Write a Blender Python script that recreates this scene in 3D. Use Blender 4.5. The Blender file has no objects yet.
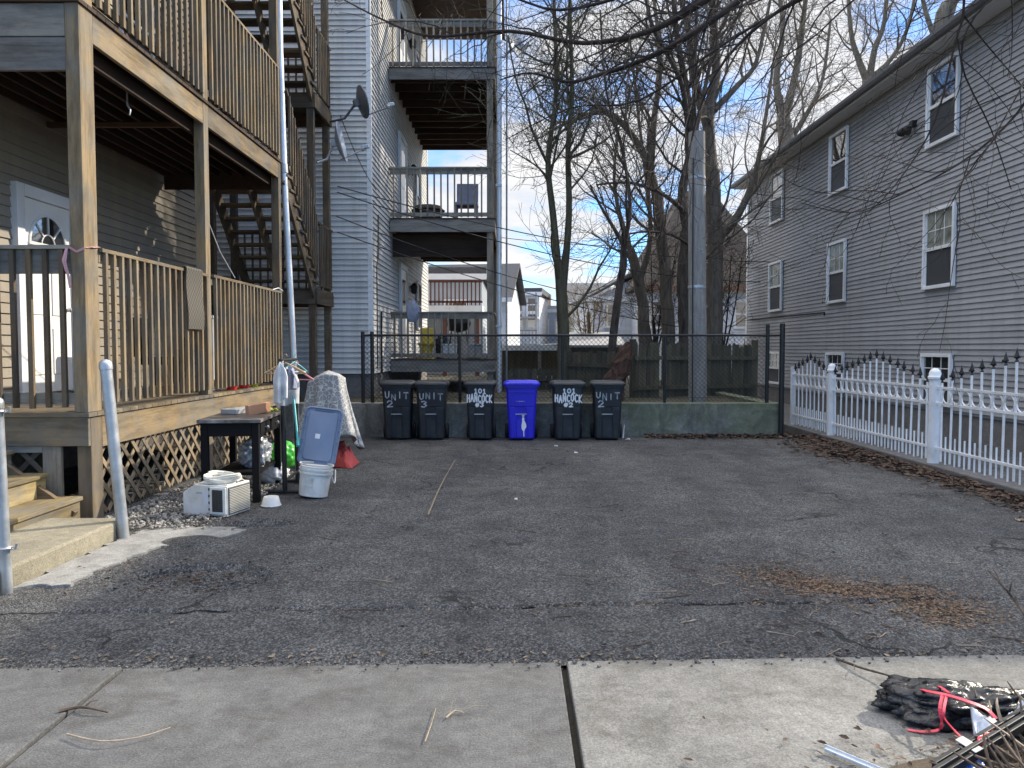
import bpy, bmesh, math, random
from math import sin, cos, pi, radians, sqrt, atan2, tan
from mathutils import Vector, Matrix, noise
V3 = Vector
scene = bpy.context.scene
COL = scene.collection
R = random.Random(7)

# ---------------------------------------------------------------- pixel ray -> place at a real depth
H, F = 1.5, 769.0
TH = math.atan(35 / 769.0)
def at(px, py, y):
    u = (px - 515) / F; v = (384 - py) / F
    dy = cos(TH) + v * sin(TH); dz = -sin(TH) + v * cos(TH)
    t = y / dy
    return V3((u * t, y, H + dz * t))
def gnd(px, py, z=0.0):
    u = (px - 515) / F; v = (384 - py) / F
    dy = cos(TH) + v * sin(TH); dz = -sin(TH) + v * cos(TH)
    t = (z - H) / dz
    return V3((u * t, dy * t, z))

# ---------------------------------------------------------------- mesh builder
class MB:
    def __init__(s): s.v = []; s.f = []
    def add(s, vs, fs):
        o = len(s.v); s.v.extend(vs); s.f.extend([tuple(i + o for i in f) for f in fs])
    def box(s, c, size, m=None):
        hx, hy, hz = size[0] / 2, size[1] / 2, size[2] / 2
        vs = [V3((x, y, z)) for z in (-hz, hz) for y in (-hy, hy) for x in (-hx, hx)]
        if m is not None: vs = [m @ p for p in vs]
        c = V3(c)
        s.add([p + c for p in vs], [(0, 2, 3, 1), (4, 5, 7, 6), (0, 1, 5, 4), (2, 6, 7, 3), (0, 4, 6, 2), (1, 3, 7, 5)])
        return s
    def bb(s, x0, x1, y0, y1, z0, z1):
        return s.box(((x0 + x1) / 2, (y0 + y1) / 2, (z0 + z1) / 2), (abs(x1 - x0), abs(y1 - y0), abs(z1 - z0)))
    def beam(s, a, b, w, h, up=(0, 0, 1)):
        a, b = V3(a), V3(b); d = (b - a); L = d.length; d = d / L
        u = V3(up); x = d.cross(u)
        if x.length < 1e-4: x = d.cross(V3((1, 0, 0)))
        x.normalize(); z = x.cross(d)
        m = Matrix((x, d, z)).transposed()
        return s.box((a + b) / 2, (w, L, h), m)
    def tube(s, pts, rads, n=6, cap=True):
        pts = [V3(p) for p in pts]
        if not hasattr(rads, '__len__'): rads = [rads] * len(pts)
        o = len(s.v); k = len(pts); prev = None
        for i, p in enumerate(pts):
            t = (pts[min(i + 1, k - 1)] - pts[max(i - 1, 0)])
            if t.length < 1e-9: t = V3((0, 0, 1))
            t.normalize()
            if prev is None:
                x = t.cross(V3((0, 0, 1)))
                if x.length < 0.05: x = t.cross(V3((0, 1, 0)))
            else:
                x = prev - t * prev.dot(t)
                if x.length < 1e-5: x = t.orthogonal()
            x.normalize(); prev = x; y = t.cross(x)
            for j in range(n):
                a = 2 * pi * j / n
                s.v.append(p + (x * cos(a) + y * sin(a)) * rads[i])
        for i in range(k - 1):
            for j in range(n):
                j2 = (j + 1) % n
                s.f.append((o + i * n + j, o + i * n + j2, o + (i + 1) * n + j2, o + (i + 1) * n + j))
        if cap:
            s.f.append(tuple(o + j for j in reversed(range(n))))
            s.f.append(tuple(o + (k - 1) * n + j for j in range(n)))
        return s
    def lathe(s, prof, c=(0, 0, 0), n=24, m=None, capb=True, capt=True):
        c = V3(c); o = len(s.v)
        for r, z in prof:
            for j in range(n):
                a = 2 * pi * j / n
                p = V3((r * cos(a), r * sin(a), z))
                if m is not None: p = m @ p
                s.v.append(p + c)
        k = len(prof)
        for i in range(k - 1):
            for j in range(n):
                j2 = (j + 1) % n
                s.f.append((o + i * n + j, o + i * n + j2, o + (i + 1) * n + j2, o + (i + 1) * n + j))
        if capb: s.f.append(tuple(o + j for j in reversed(range(n))))
        if capt: s.f.append(tuple(o + (k - 1) * n + j for j in range(n)))
        return s
    def torus(s, c, Rr, r, m=None, n=16, k=6, a0=0, a1=2 * pi):
        pts = []
        full = abs(a1 - a0 - 2 * pi) < 1e-6
        cnt = n + 1
        for i in range(cnt):
            a = a0 + (a1 - a0) * i / n
            p = V3((Rr * cos(a), Rr * sin(a), 0))
            if m is not None: p = m @ p
            pts.append(p + V3(c))
        return s.tube(pts, r, k, cap=not full)
    def prism(s, outline, z0, z1, m=None, c=(0, 0, 0)):
        n = len(outline); c = V3(c)
        vs = [V3((x, y, z0)) for x, y in outline] + [V3((x, y, z1)) for x, y in outline]
        if m is not None: vs = [m @ p for p in vs]
        s.add([p + c for p in vs], [tuple(reversed(range(n))), tuple(range(n, 2 * n))] + [(i, (i + 1) % n, n + (i + 1) % n, n + i) for i in range(n)])
        return s
    def loft(s, sections, cap=True):
        n = len(sections[0]); o = len(s.v)
        for sec in sections: s.v.extend([V3(p) for p in sec])
        for i in range(len(sections) - 1):
            for j in range(n):
                j2 = (j + 1) % n
                s.f.append((o + i * n + j, o + i * n + j2, o + (i + 1) * n + j2, o + (i + 1) * n + j))
        if cap:
            s.f.append(tuple(o + j for j in reversed(range(n))))
            s.f.append(tuple(o + (len(sections) - 1) * n + j for j in range(n)))
        return s
    def grid(s, nu, nv, fn):
        o = len(s.v)
        for i in range(nu + 1):
            for j in range(nv + 1): s.v.append(V3(fn(i / nu, j / nv)))
        for i in range(nu):
            for j in range(nv):
                a = o + i * (nv + 1) + j
                s.f.append((a, a + nv + 1, a + nv + 2, a + 1))
        return s
    def build(s, name, mat, parent=None, smooth=False, bevel=0, solid=0, angle=40, label=None):
        me = bpy.data.meshes.new(name); me.from_pydata(s.v, [], s.f); me.update()
        if smooth:
            me.polygons.foreach_set('use_smooth', [True] * len(me.polygons))
            try: me.set_sharp_from_angle(angle=radians(angle))
            except Exception: pass
        ob = bpy.data.objects.new(name, me); COL.objects.link(ob)
        if mat: me.materials.append(mat)
        if parent is not None:
            ob.parent = parent
            if parent.type == 'EMPTY':
                ob.matrix_parent_inverse = Matrix.Translation(-V3(parent.location))
        if solid:
            md = ob.modifiers.new('t', 'SOLIDIFY'); md.thickness = solid; md.offset = 0
        if bevel:
            md = ob.modifiers.new('b', 'BEVEL'); md.width = bevel; md.segments = 2; md.limit_method = 'ANGLE'; md.angle_limit = radians(40)
        if label: ob['label'] = label
        return ob

def tag(o, label, cat, group=None):
    o['label'] = label; o['category'] = cat
    if group: o['group'] = group
    return o
def thing(name, label, cat, loc=(0, 0, 0), group=None):
    o = bpy.data.objects.new(name, None); COL.objects.link(o); o.location = loc; o.empty_display_size = .1
    return tag(o, label, cat, group)
def struct(o): o['kind'] = 'structure'; return o
def stuff(o): o['kind'] = 'stuff'; return o
def kids(o): return [c for c in bpy.data.objects if c.parent == o]
def copy_tree(o, parent=None, loc=None, rz=None):
    c = o.copy(); COL.objects.link(c)
    if parent is not None: c.parent = parent
    if loc is not None: c.location = loc
    if rz is not None: c.rotation_euler = (0, 0, rz)
    for ch in list(o.children): copy_tree(ch, c)
    return c

# ---------------------------------------------------------------- materials
MATS = {}
def newmat(name):
    m = bpy.data.materials.new(name); m.use_nodes = True
    nt = m.node_tree; b = nt.nodes['Principled BSDF']
    return m, nt, b
def N(nt, t, **kw):
    n = nt.nodes.new(t)
    for k, v in kw.items():
        if k.startswith('_'): setattr(n, k[1:], v)
        else:
            n.inputs[k.replace('__', ' ')].default_value = v
    return n
def ramp(nt, stops, interp='LINEAR'):
    r = nt.nodes.new('ShaderNodeValToRGB'); e = r.color_ramp.elements; r.color_ramp.interpolation = interp
    while len(e) > 1: e.remove(e[-1])
    e[0].position = stops[0][0]; e[0].color = (*stops[0][1], 1)
    for p, c in stops[1:]:
        x = e.new(p); x.color = (*c, 1)
    return r
def mixc(nt, fac, a, b, mode='MIX'):
    n = nt.nodes.new('ShaderNodeMix'); n.data_type = 'RGBA'; n.blend_type = mode
    for idx, val in ((0, fac), (6, a), (7, b)):
        if hasattr(val, 'is_output'): nt.links.new(val, n.inputs[idx])
        elif val is not None:
            n.inputs[idx].default_value = val if idx == 0 else (*val, 1)
    return n.outputs[2]
def mathn(nt, op, a, b=None, clamp=False):
    n = nt.nodes.new('ShaderNodeMath'); n.operation = op; n.use_clamp = clamp
    for i, val in enumerate((a, b)):
        if val is None: continue
        if hasattr(val, 'is_output'): nt.links.new(val, n.inputs[i])
        else: n.inputs[i].default_value = val
    return n.outputs[0]
def coords(nt, scale=(1, 1, 1)):
    tc = nt.nodes.new('ShaderNodeTexCoord'); mp = nt.nodes.new('ShaderNodeMapping')
    nt.links.new(tc.outputs['Object'], mp.inputs['Vector']); mp.inputs['Scale'].default_value = scale
    return mp.outputs[0]
def noise_n(nt, vec, scale, detail=4, rough=.55, dist=0):
    n = nt.nodes.new('ShaderNodeTexNoise'); n.inputs['Scale'].default_value = scale; n.inputs['Detail'].default_value = detail
    n.inputs['Roughness'].default_value = rough; n.inputs['Distortion'].default_value = dist
    nt.links.new(vec, n.inputs['Vector']); return n.outputs['Fac']
def island(nt):
    g = nt.nodes.new('ShaderNodeNewGeometry'); o = nt.nodes.new('ShaderNodeObjectInfo')
    return mathn(nt, 'FRACT', mathn(nt, 'ADD', g.outputs['Random Per Island'], o.outputs['Random']))
def bump(nt, b, h, strength=.3, dist=.01):
    n = nt.nodes.new('ShaderNodeBump'); n.inputs['Strength'].default_value = strength; n.inputs['Distance'].default_value = dist
    nt.links.new(h, n.inputs['Height']); nt.links.new(n.outputs[0], b.inputs['Normal'])
def cmul(c, k): return tuple(min(1, x * k) for x in c)

def wood(name, c, axis='z', dark=.45, rough=.8, grey=None):
    m, nt, b = newmat(name)
    s = [26, 26, 26]; s['xyz'.index(axis)] = 1.2
    vec = coords(nt, tuple(s))
    n1 = noise_n(nt, vec, 1.0, 6, .65, 1.2)
    r = ramp(nt, [(.26, cmul(c, dark * 1.15)), (.47, cmul(c, .95)), (.62, c), (.8, cmul(c, 1.4))])
    nt.links.new(n1, r.inputs[0])
    v2 = coords(nt, (1, 1, 1)); n2 = noise_n(nt, v2, 2.4, 6, .68)
    g = grey or (c[0] * .62, c[0] * .6, c[0] * .55)
    r2 = ramp(nt, [(.42, (0, 0, 0)), (.62, (.75, .75, .75))]); nt.links.new(n2, r2.inputs[0])
    col = mixc(nt, r2.outputs[0], r.outputs[0], g)
    s3 = [9, 9, 9]; s3['xyz'.index(axis)] = 1.5
    n3 = noise_n(nt, coords(nt, tuple(s3)), 1.0, 5, .7); r3 = ramp(nt, [(.35, (.5, .48, .46)), (.55, (1, 1, 1)), (.75, (1.12, 1.12, 1.1))]); nt.links.new(n3, r3.inputs[0])
    col = mixc(nt, .8, col, r3.outputs[0], 'MULTIPLY')
    ir = ramp(nt, [(0, (.6, .6, .63)), (1, (1.2, 1.17, 1.1))]); nt.links.new(island(nt), ir.inputs[0])
    col = mixc(nt, 1.0, col, ir.outputs[0], 'MULTIPLY')
    nt.links.new(col, b.inputs['Base Color']); b.inputs['Roughness'].default_value = rough; b.inputs['Specular IOR Level'].default_value = .25
    bump(nt, b, n1, .35, .004)
    return m

def paint(name, c, rough=.5, var=.15, sc=3, bmp=0.05, bsc=60, metal=0, spec=.5, dirt=None, isl=.06, dsc=1.3):
    m, nt, b = newmat(name)
    vec = coords(nt)
    n1 = noise_n(nt, vec, sc, 5, .6)
    r = ramp(nt, [(.3, cmul(c, 1 - var)), (.7, cmul(c, 1 + var))]); nt.links.new(n1, r.inputs[0])
    col = r.outputs[0]
    if dirt:
        n2 = noise_n(nt, vec, dsc, 6, .65); r2 = ramp(nt, [(.48, (0, 0, 0)), (.72, (.75, .75, .75))]); nt.links.new(n2, r2.inputs[0])
        col = mixc(nt, r2.outputs[0], col, dirt)
    if isl:
        ir = ramp(nt, [(0, (1 - isl,) * 3), (1, (1 + isl,) * 3)]); nt.links.new(island(nt), ir.inputs[0])
        col = mixc(nt, 1.0, col, ir.outputs[0], 'MULTIPLY')
    nt.links.new(col, b.inputs['Base Color'])
    b.inputs['Metallic'].default_value = metal; b.inputs['Specular IOR Level'].default_value = spec
    rr = ramp(nt, [(.3, (max(0, rough - .08),) * 3), (.7, (min(1, rough + .1),) * 3)]); nt.links.new(n1, rr.inputs[0])
    nt.links.new(rr.outputs[0], b.inputs['Roughness'])
    if bmp: bump(nt, b, noise_n(nt, vec, bsc, 4, .6), bmp, .01)
    return m

def siding_mat(name, c, dirt):
    m, nt, b = newmat(name)
    vec = coords(nt); n1 = noise_n(nt, vec, .7, 5, .6)
    r = ramp(nt, [(.3, cmul(c, .9)), (.7, cmul(c, 1.06))]); nt.links.new(n1, r.inputs[0])
    vs = coords(nt, (3, 3, .25)); n2 = noise_n(nt, vs, 1.3, 6, .7)
    r2 = ramp(nt, [(.46, (0, 0, 0)), (.72, (.8, .8, .8))]); nt.links.new(n2, r2.inputs[0])
    col = mixc(nt, r2.outputs[0], r.outputs[0], dirt)
    ir = ramp(nt, [(0, (.91,) * 3), (1, (1.05,) * 3)]); nt.links.new(island(nt), ir.inputs[0])
    col = mixc(nt, 1.0, col, ir.outputs[0], 'MULTIPLY')
    nt.links.new(col, b.inputs['Base Color']); b.inputs['Roughness'].default_value = .55; b.inputs['Specular IOR Level'].default_value = .3
    bump(nt, b, noise_n(nt, coords(nt, (1, 1, 8)), 9, 3), .12, .01)
    return m

def asphalt_mat():
    m, nt, b = newmat('asphalt')
    vec = coords(nt)
    big = noise_n(nt, vec, .55, 5, .6, .4); mid = noise_n(nt, vec, 3.0, 6, .65); fine = noise_n(nt, vec, 70, 3, .7)
    vo = nt.nodes.new('ShaderNodeTexVoronoi'); vo.inputs['Scale'].default_value = 95; nt.links.new(vec, vo.inputs['Vector'])
    r = ramp(nt, [(.32, (.078, .079, .082)), (.5, (.10, .10, .102)), (.7, (.128, .127, .125))]); nt.links.new(big, r.inputs[0])
    r2 = ramp(nt, [(.3, (.68,) * 3), (.7, (1.25,) * 3)]); nt.links.new(mid, r2.inputs[0])
    col = mixc(nt, 1, r.outputs[0], r2.outputs[0], 'MULTIPLY')
    st = ramp(nt, [(.1, (.2, .2, .21)), (.5, (.9, .9, .9)), (.85, (2.5, 2.45, 2.38))]); nt.links.new(vo.outputs['Color'], st.inputs[0])
    col = mixc(nt, .78, col, st.outputs[0], 'MULTIPLY')
    edge = ramp(nt, [(0.25, (1, 1, 1)), (.75, (.35, .35, .35))]); nt.links.new(vo.outputs['Distance'], edge.inputs[0])
    col = mixc(nt, .55, col, edge.outputs[0], 'MULTIPLY')
    # dry dust in long patches
    dn = noise_n(nt, coords(nt, (.5, 1.2, 1)), 1.6, 7, .7); dr = ramp(nt, [(.56, (0, 0, 0)), (.82, (.4, .4, .4))]); nt.links.new(dn, dr.inputs[0])
    col = mixc(nt, dr.outputs[0], col, (.21, .195, .17))
    # worn wheel paths and oil drips
    wp = noise_n(nt, coords(nt, (1.5, .16, 1)), 1.0, 4, .6, .5); wr = ramp(nt, [(.4, (.88, .88, .88)), (.6, (1.12, 1.12, 1.11))]); nt.links.new(wp, wr.inputs[0]); col = mixc(nt, 1, col, wr.outputs[0], 'MULTIPLY')
    ov = nt.nodes.new('ShaderNodeTexVoronoi'); ov.inputs['Scale'].default_value = .8; nt.links.new(vec, ov.inputs['Vector'])
    od = mathn(nt, 'ADD', ov.outputs['Distance'], mathn(nt, 'MULTIPLY', mid, .22)); orr = ramp(nt, [(.06, (.62, .62, .63)), (.2, (1, 1, 1))]); nt.links.new(od, orr.inputs[0]); col = mixc(nt, 1, col, orr.outputs[0], 'MULTIPLY')
    # hairline cracks
    cv = nt.nodes.new('ShaderNodeTexVoronoi'); cv.feature = 'DISTANCE_TO_EDGE'; cv.inputs['Scale'].default_value = .9
    wv = nt.nodes.new('ShaderNodeVectorMath'); wv.operation = 'ADD'
    nz = nt.nodes.new('ShaderNodeTexNoise'); nz.inputs['Scale'].default_value = 2.2; nz.inputs['Detail'].default_value = 5
    nt.links.new(vec, nz.inputs['Vector']); nt.links.new(vec, wv.inputs[0]); nt.links.new(nz.outputs['Color'], wv.inputs[1]); nt.links.new(wv.outputs[0], cv.inputs['Vector'])
    cr = ramp(nt, [(0, (1, 1, 1)), (.008, (.95, .95, .95)), (.018, (0, 0, 0))]); nt.links.new(cv.outputs['Distance'], cr.inputs[0])
    gate = noise_n(nt, vec, .8, 3); gr = ramp(nt, [(.52, (0, 0, 0)), (.62, (1, 1, 1))]); nt.links.new(gate, gr.inputs[0])
    cf = mathn(nt, 'MULTIPLY', cr.outputs[0], gr.outputs[0])
    col = mixc(nt, mathn(nt, 'MULTIPLY', cf, .9), col, (.022, .021, .02))
    # the long seam across the drive
    sx = nt.nodes.new('ShaderNodeSeparateXYZ'); nt.links.new(vec, sx.inputs[0])
    wob = mathn(nt, 'MULTIPLY', mathn(nt, 'SUBTRACT', noise_n(nt, coords(nt, (1, 0, 0)), 3.0, 6, .6), .5), .16)
    dl = mathn(nt, 'ABSOLUTE', mathn(nt, 'ADD', mathn(nt, 'SUBTRACT', sx.outputs[1], 4.42), mathn(nt, 'ADD', wob, mathn(nt, 'MULTIPLY', sx.outputs[0], -.05))))
    sw_ = mathn(nt, 'MULTIPLY', mathn(nt, 'MAXIMUM', mathn(nt, 'SUBTRACT', noise_n(nt, coords(nt, (1, 1, 1)), 2.3, 5, .7), .36), 0.0), .085)
    sf = mathn(nt, 'SUBTRACT', 1.0, mathn(nt, 'DIVIDE', dl, mathn(nt, 'ADD', sw_, .0005)), True)
    col = mixc(nt, mathn(nt, 'MULTIPLY', sf, 1.6, True), col, (.02, .019, .018)); cf = mathn(nt, 'ADD', cf, sf)
    nt.links.new(col, b.inputs['Base Color']); b.inputs['Roughness'].default_value = .85; b.inputs['Specular IOR Level'].default_value = .3
    h = mathn(nt, 'SUBTRACT', mathn(nt, 'ADD', mathn(nt, 'MULTIPLY', vo.outputs['Distance'], -1.0), mathn(nt, 'MULTIPLY', fine, .5)), mathn(nt, 'MULTIPLY', cf, 2.0))
    bump(nt, b, h, 1.0, .014)
    return m

def concrete_mat(name, c, sc=1.0, moss=None, speck=True, rough=.85, pit=False):
    m, nt, b = newmat(name)
    vec = coords(nt)
    big = noise_n(nt, vec, 1.1 * sc, 6, .65, .5); fine = noise_n(nt, vec, 120, 3, .7); mid = noise_n(nt, vec, 14, 5, .7)
    r = ramp(nt, [(.3, cmul(c, .68)), (.52, c), (.75, cmul(c, 1.2))]); nt.links.new(big, r.inputs[0])
    r2 = ramp(nt, [(.3, (.5,) * 3), (.7, (1.35,) * 3)]); nt.links.new(fine, r2.inputs[0])
    col = mixc(nt, .9 if speck else .4, r.outputs[0], r2.outputs[0], 'MULTIPLY')
    r3 = ramp(nt, [(.35, (.82,) * 3), (.65, (1.08,) * 3)]); nt.links.new(mid, r3.inputs[0])
    col = mixc(nt, 1, col, r3.outputs[0], 'MULTIPLY')
    if pit:
        v = nt.nodes.new('ShaderNodeTexVoronoi'); v.inputs['Scale'].default_value = 42; nt.links.new(vec, v.inputs['Vector'])
        pr = ramp(nt, [(.05, (.45,) * 3), (.17, (1,) * 3)]); nt.links.new(v.outputs['Distance'], pr.inputs[0]); col = mixc(nt, .8, col, pr.outputs[0], 'MULTIPLY')
        bn = noise_n(nt, coords(nt, (60, 1.5, 1)), 3.0, 3, .6); br_ = ramp(nt, [(.35, (.94,) * 3), (.65, (1.04,) * 3)]); nt.links.new(bn, br_.inputs[0]); col = mixc(nt, 1, col, br_.outputs[0], 'MULTIPLY')
        sn = noise_n(nt, coords(nt, (1, 1.6, 1)), 2.6, 8, .72, .8); sr = ramp(nt, [(.36, (.76, .745, .72)), (.5, (1,) * 3), (.68, (1.12, 1.12, 1.1))]); nt.links.new(sn, sr.inputs[0]); col = mixc(nt, 1, col, sr.outputs[0], 'MULTIPLY')
    if moss:
        mn = noise_n(nt, vec, 1.7, 7, .7, .3); sx = nt.nodes.new('ShaderNodeSeparateXYZ'); nt.links.new(vec, sx.inputs[0])
        gx = mathn(nt, 'MULTIPLY', mathn(nt, 'SUBTRACT', sx.outputs[0], 1.6), .07)
        gz = mathn(nt, 'MULTIPLY', mathn(nt, 'SUBTRACT', sx.outputs[2], .3), .18)
        q = mathn(nt, 'ADD', mathn(nt, 'ADD', mn, gx), gz)
        mr = ramp(nt, [(.40, (0, 0, 0)), (.72, (.7, .7, .7))]); nt.links.new(q, mr.inputs[0])
        col = mixc(nt, mr.outputs[0], col, moss); wn_ = noise_n(nt, vec, 2.6, 7, .75, 1); wr_ = ramp(nt, [(.3, (.62,) * 3), (.52, (.95,) * 3), (.7, (1.5,) * 3)]); nt.links.new(wn_, wr_.inputs[0]); col = mixc(nt, 1, col, wr_.outputs[0], 'MULTIPLY')
        sn = noise_n(nt, coords(nt, (5, 5, .6)), 1.0, 6, .7); sr = ramp(nt, [(.5, (0, 0, 0)), (.75, (.7, .7, .7))]); nt.links.new(sn, sr.inputs[0])
        col = mixc(nt, sr.outputs[0], col, (.06, .062, .05))
    nt.links.new(col, b.inputs['Base Color']); b.inputs['Roughness'].default_value = rough; b.inputs['Specular IOR Level'].default_value = .25
    bump(nt, b, mathn(nt, 'ADD', fine, mathn(nt, 'MULTIPLY', mid, 1.5)), .35, .006)
    return m

def bark_mat(name, c, dark):
    m, nt, b = newmat(name)
    n1 = noise_n(nt, coords(nt, (9, 9, 1.6)), 1.6, 6, .7, .6)
    r = ramp(nt, [(.3, dark), (.6, c), (.85, cmul(c, 1.3))]); nt.links.new(n1, r.inputs[0])
    nt.links.new(r.outputs[0], b.inputs['Base Color']); b.inputs['Roughness'].default_value = .9; b.inputs['Specular IOR Level'].default_value = .2
    bump(nt, b, n1, .6, .03)
    return m

def glass_mat(name, c=(.02, .022, .025), rough=.03, ior=1.9, wav=.02):
    m, nt, b = newmat(name)
    b.inputs['Base Color'].default_value = (*c, 1); b.inputs['Roughness'].default_value = rough; b.inputs['IOR'].default_value = ior
    bump(nt, b, noise_n(nt, coords(nt), 1.5, 2), wav, .05)
    return m

def lace_mat():
    m, nt, b = newmat('lace_sheet')
    vec = coords(nt)
    v = nt.nodes.new('ShaderNodeTexVoronoi'); v.feature = 'DISTANCE_TO_EDGE'; v.inputs['Scale'].default_value = 17
    nz = nt.nodes.new('ShaderNodeTexNoise'); nz.inputs['Scale'].default_value = 16; nt.links.new(vec, nz.inputs['Vector'])
    ad = nt.nodes.new('ShaderNodeVectorMath'); ad.operation = 'MULTIPLY_ADD'; ad.inputs[1].default_value = (.05, .05, .05)
    nt.links.new(nz.outputs['Color'], ad.inputs[0]); nt.links.new(vec, ad.inputs[2]); nt.links.new(ad.outputs[0], v.inputs['Vector'])
    r = ramp(nt, [(.0, (.46, .455, .44)), (.05, (.42, .42, .41)), (.09, (.2, .205, .21)), (.4, (.25, .255, .26)), (.55, (.38, .38, .375))]); nt.links.new(v.outputs['Distance'], r.inputs[0])
    nt.links.new(r.outputs[0], b.inputs['Base Color']); b.inputs['Roughness'].default_value = .8
    bump(nt, b, noise_n(nt, vec, 14, 4), .3, .02)
    return m

def weave_mat(name, c1, c2, sc):
    m, nt, b = newmat(name)
    ck = nt.nodes.new('ShaderNodeTexChecker'); ck.inputs['Scale'].default_value = sc; ck.inputs['Color1'].default_value = (*c1, 1); ck.inputs['Color2'].default_value = (*c2, 1)
    nt.links.new(coords(nt), ck.inputs['Vector']); nt.links.new(ck.outputs['Color'], b.inputs['Base Color']); b.inputs['Roughness'].default_value = .9
    return m

WZ = wood('wood_post', (.27, .205, .125), 'z'); WY = wood('wood_run_y', (.26, .195, .115), 'y'); WX = wood('wood_run_x', (.25, .195, .125), 'x')
WD = wood('wood_underside_shaded', (.055, .030, .02), 'y', grey=(.04, .03, .025)); WDX = wood('wood_joist_shaded', (.075, .045, .03), 'x', grey=(.06, .045, .035))  # darker wood copies: shade below the decks is put into the colour
WBAL = wood('wood_baluster', (.27, .205, .125), 'z'); WGZ = wood('grey_wood_z', (.34, .30, .24), 'z', grey=(.25, .24, .22)); WGX = wood('grey_wood_x', (.33, .31, .27), 'x', grey=(.24, .24, .23))
WGY = wood('grey_wood_y', (.31, .28, .23), 'y', grey=(.24, .23, .21))
WSTZ = wood('stair_wood_z', (.17, .125, .08), 'z'); WSTY = wood('stair_wood_y', (.15, .11, .07), 'y'); WSTX = wood('stair_wood_x', (.16, .115, .075), 'x')
WLAT = wood('lattice_wood', (.28, .215, .14), 'z')
WSTOCK = wood('stockade_wood', (.14, .122, .085), 'z', grey=(.105, .108, .072))
SID_R = siding_mat('siding_grey', (.335, .335, .345), (.26, .255, .25)); SID_M = siding_mat('siding_white', (.62, .615, .60), (.45, .44, .41)); SID_L = siding_mat('siding_beige', (.27, .24, .20), (.34, .28, .2))
WHITE = paint('white_trim', (.78, .79, .8), .45, .05, 2, .03, dirt=(.55, .54, .5)); WHITED = paint('white_metal_paint', (.76, .77, .79), .45, .06, 4, .08, dirt=(.5, .48, .44), dsc=3)
DOORW = paint('door_white', (.8, .79, .76), .4, .05, 2, .02)
BLACK = paint('black_paint', (.008, .008, .009), .75, .2, 5, .06, spec=.12); BLACKM = paint('black_metal', (.010, .011, .012), .42, .2, 8, .08, metal=.0)
BINM = paint('bin_plastic', (.016, .019, .024), .5, .3, 6, .12, 60, dirt=(.05, .05, .048), dsc=4); BLUEB = paint('blue_bin_plastic', (.028, .022, .58), .42, .1, 5, .05, 80)
RUB = paint('rubber', (.02, .02, .02), .8, .2, 9, .1); SPRAY = paint('white_spray', (.8, .8, .8), .6, .06, 20, .0); SPRAYG = paint('worn_spray', (.36, .38, .40), .7, .6, 14, .0)
GALV = paint('galvanised', (.45, .47, .49), .42, .22, 7, .12, 45, metal=.6, dirt=(.33, .32, .29), dsc=4); CONDUIT = paint('conduit_metal', (.58, .62, .67), .38, .15, 3, .05, 30, metal=.55)
POLEG = bark_mat('pole_grey', (.30, .29, .275), (.17, .165, .155))
ASPH = asphalt_mat(); WALK = concrete_mat('sidewalk_concrete', (.122, .122, .122), pit=True); WALKL = concrete_mat('sidewalk_concrete_pale', (.19, .188, .18), pit=True); APRON = concrete_mat('apron_concrete', (.29, .285, .27), 4); STEPC = concrete_mat('step_concrete', (.30, .27, .20)); RETW = concrete_mat('retaining_concrete', (.27, .27, .245), 1.2, moss=(.115, .135, .062)); FOUND = concrete_mat('foundation', (.20, .19, .18))
DIRT = concrete_mat('dirt', (.085, .066, .048), 3); JSOIL = concrete_mat('joint_soil_dark', (.035, .03, .024), 3); KERB = concrete_mat('kerb_concrete', (.16, .155, .15)); YARD = concrete_mat('yard_soil', (.07, .064, .045), 2.5)
GLASS = glass_mat('window_glass', ior=3.6); SCREEN = paint('insect_screen', (.045, .047, .052), .55, .1, 2, .02, spec=.35); BLIND = paint('window_blind', (.42, .44, .42), .6, .15, 4, 0)
CURT = paint('curtain', (.26, .27, .22), .6, .4, 9, 0)
ROOFD = paint('roof_shingle', (.09, .09, .095), .9, .25, 12, .5, 25); ROOFB = paint('brown_shingle', (.085, .068, .055), .9, .35, 9, .5, 14); GUT = paint('gutter_dark', (.10, .10, .105), .45, .2, 3, .03)
SOFF = paint('soffit', (.55, .54, .53), .6, .06, 3, .03); BROWNT = paint('brown_trim', (.22, .12, .075), .6, .15, 5, .05)
BARKL = bark_mat('bark_pale', (.22, .185, .145), (.08, .066, .054)); BARKD = bark_mat('bark_dark', (.13, .105, .085), (.018, .015, .014)); BARKT = bark_mat('bark_twig', (.06, .047, .041), (.016, .014, .013)); BARKM = bark_mat('bark_mossy', (.14, .13, .085), (.05, .05, .035)); BARKR = bark_mat('bark_rotten', (.105, .055, .038), (.02, .014, .012))
LACE = lace_mat(); REDC = paint('red_cloth', (.42, .06, .055), .8, .2, 8, .15, 30); SHIRT = paint('shirt_cloth', (.60, .60, .60), .9, .12, 10, .2, 50); SHIRTB = paint('shirt_blue_grey', (.26, .28, .36), .9, .2, 9, .2, 50)
TEAL = paint('teal_plastic', (.05, .36, .36), .4, .1, 5, .02); TAN = paint('tan_wood', (.48, .32, .16), .5, .15, 12, .05); PINK = paint('pink_plastic', (.62, .26, .28), .4, .1, 5, .03)
LIDB = paint('tote_lid_blue', (.165, .205, .29), .38, .1, 3, .03); PAPER = paint('paper_white', (.6, .62, .65), .7, .08, 9, .1); BUCK = paint('bucket_plastic', (.74, .73, .69), .38, .08, 4, .03, dirt=(.5, .48, .43), dsc=5)
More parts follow.
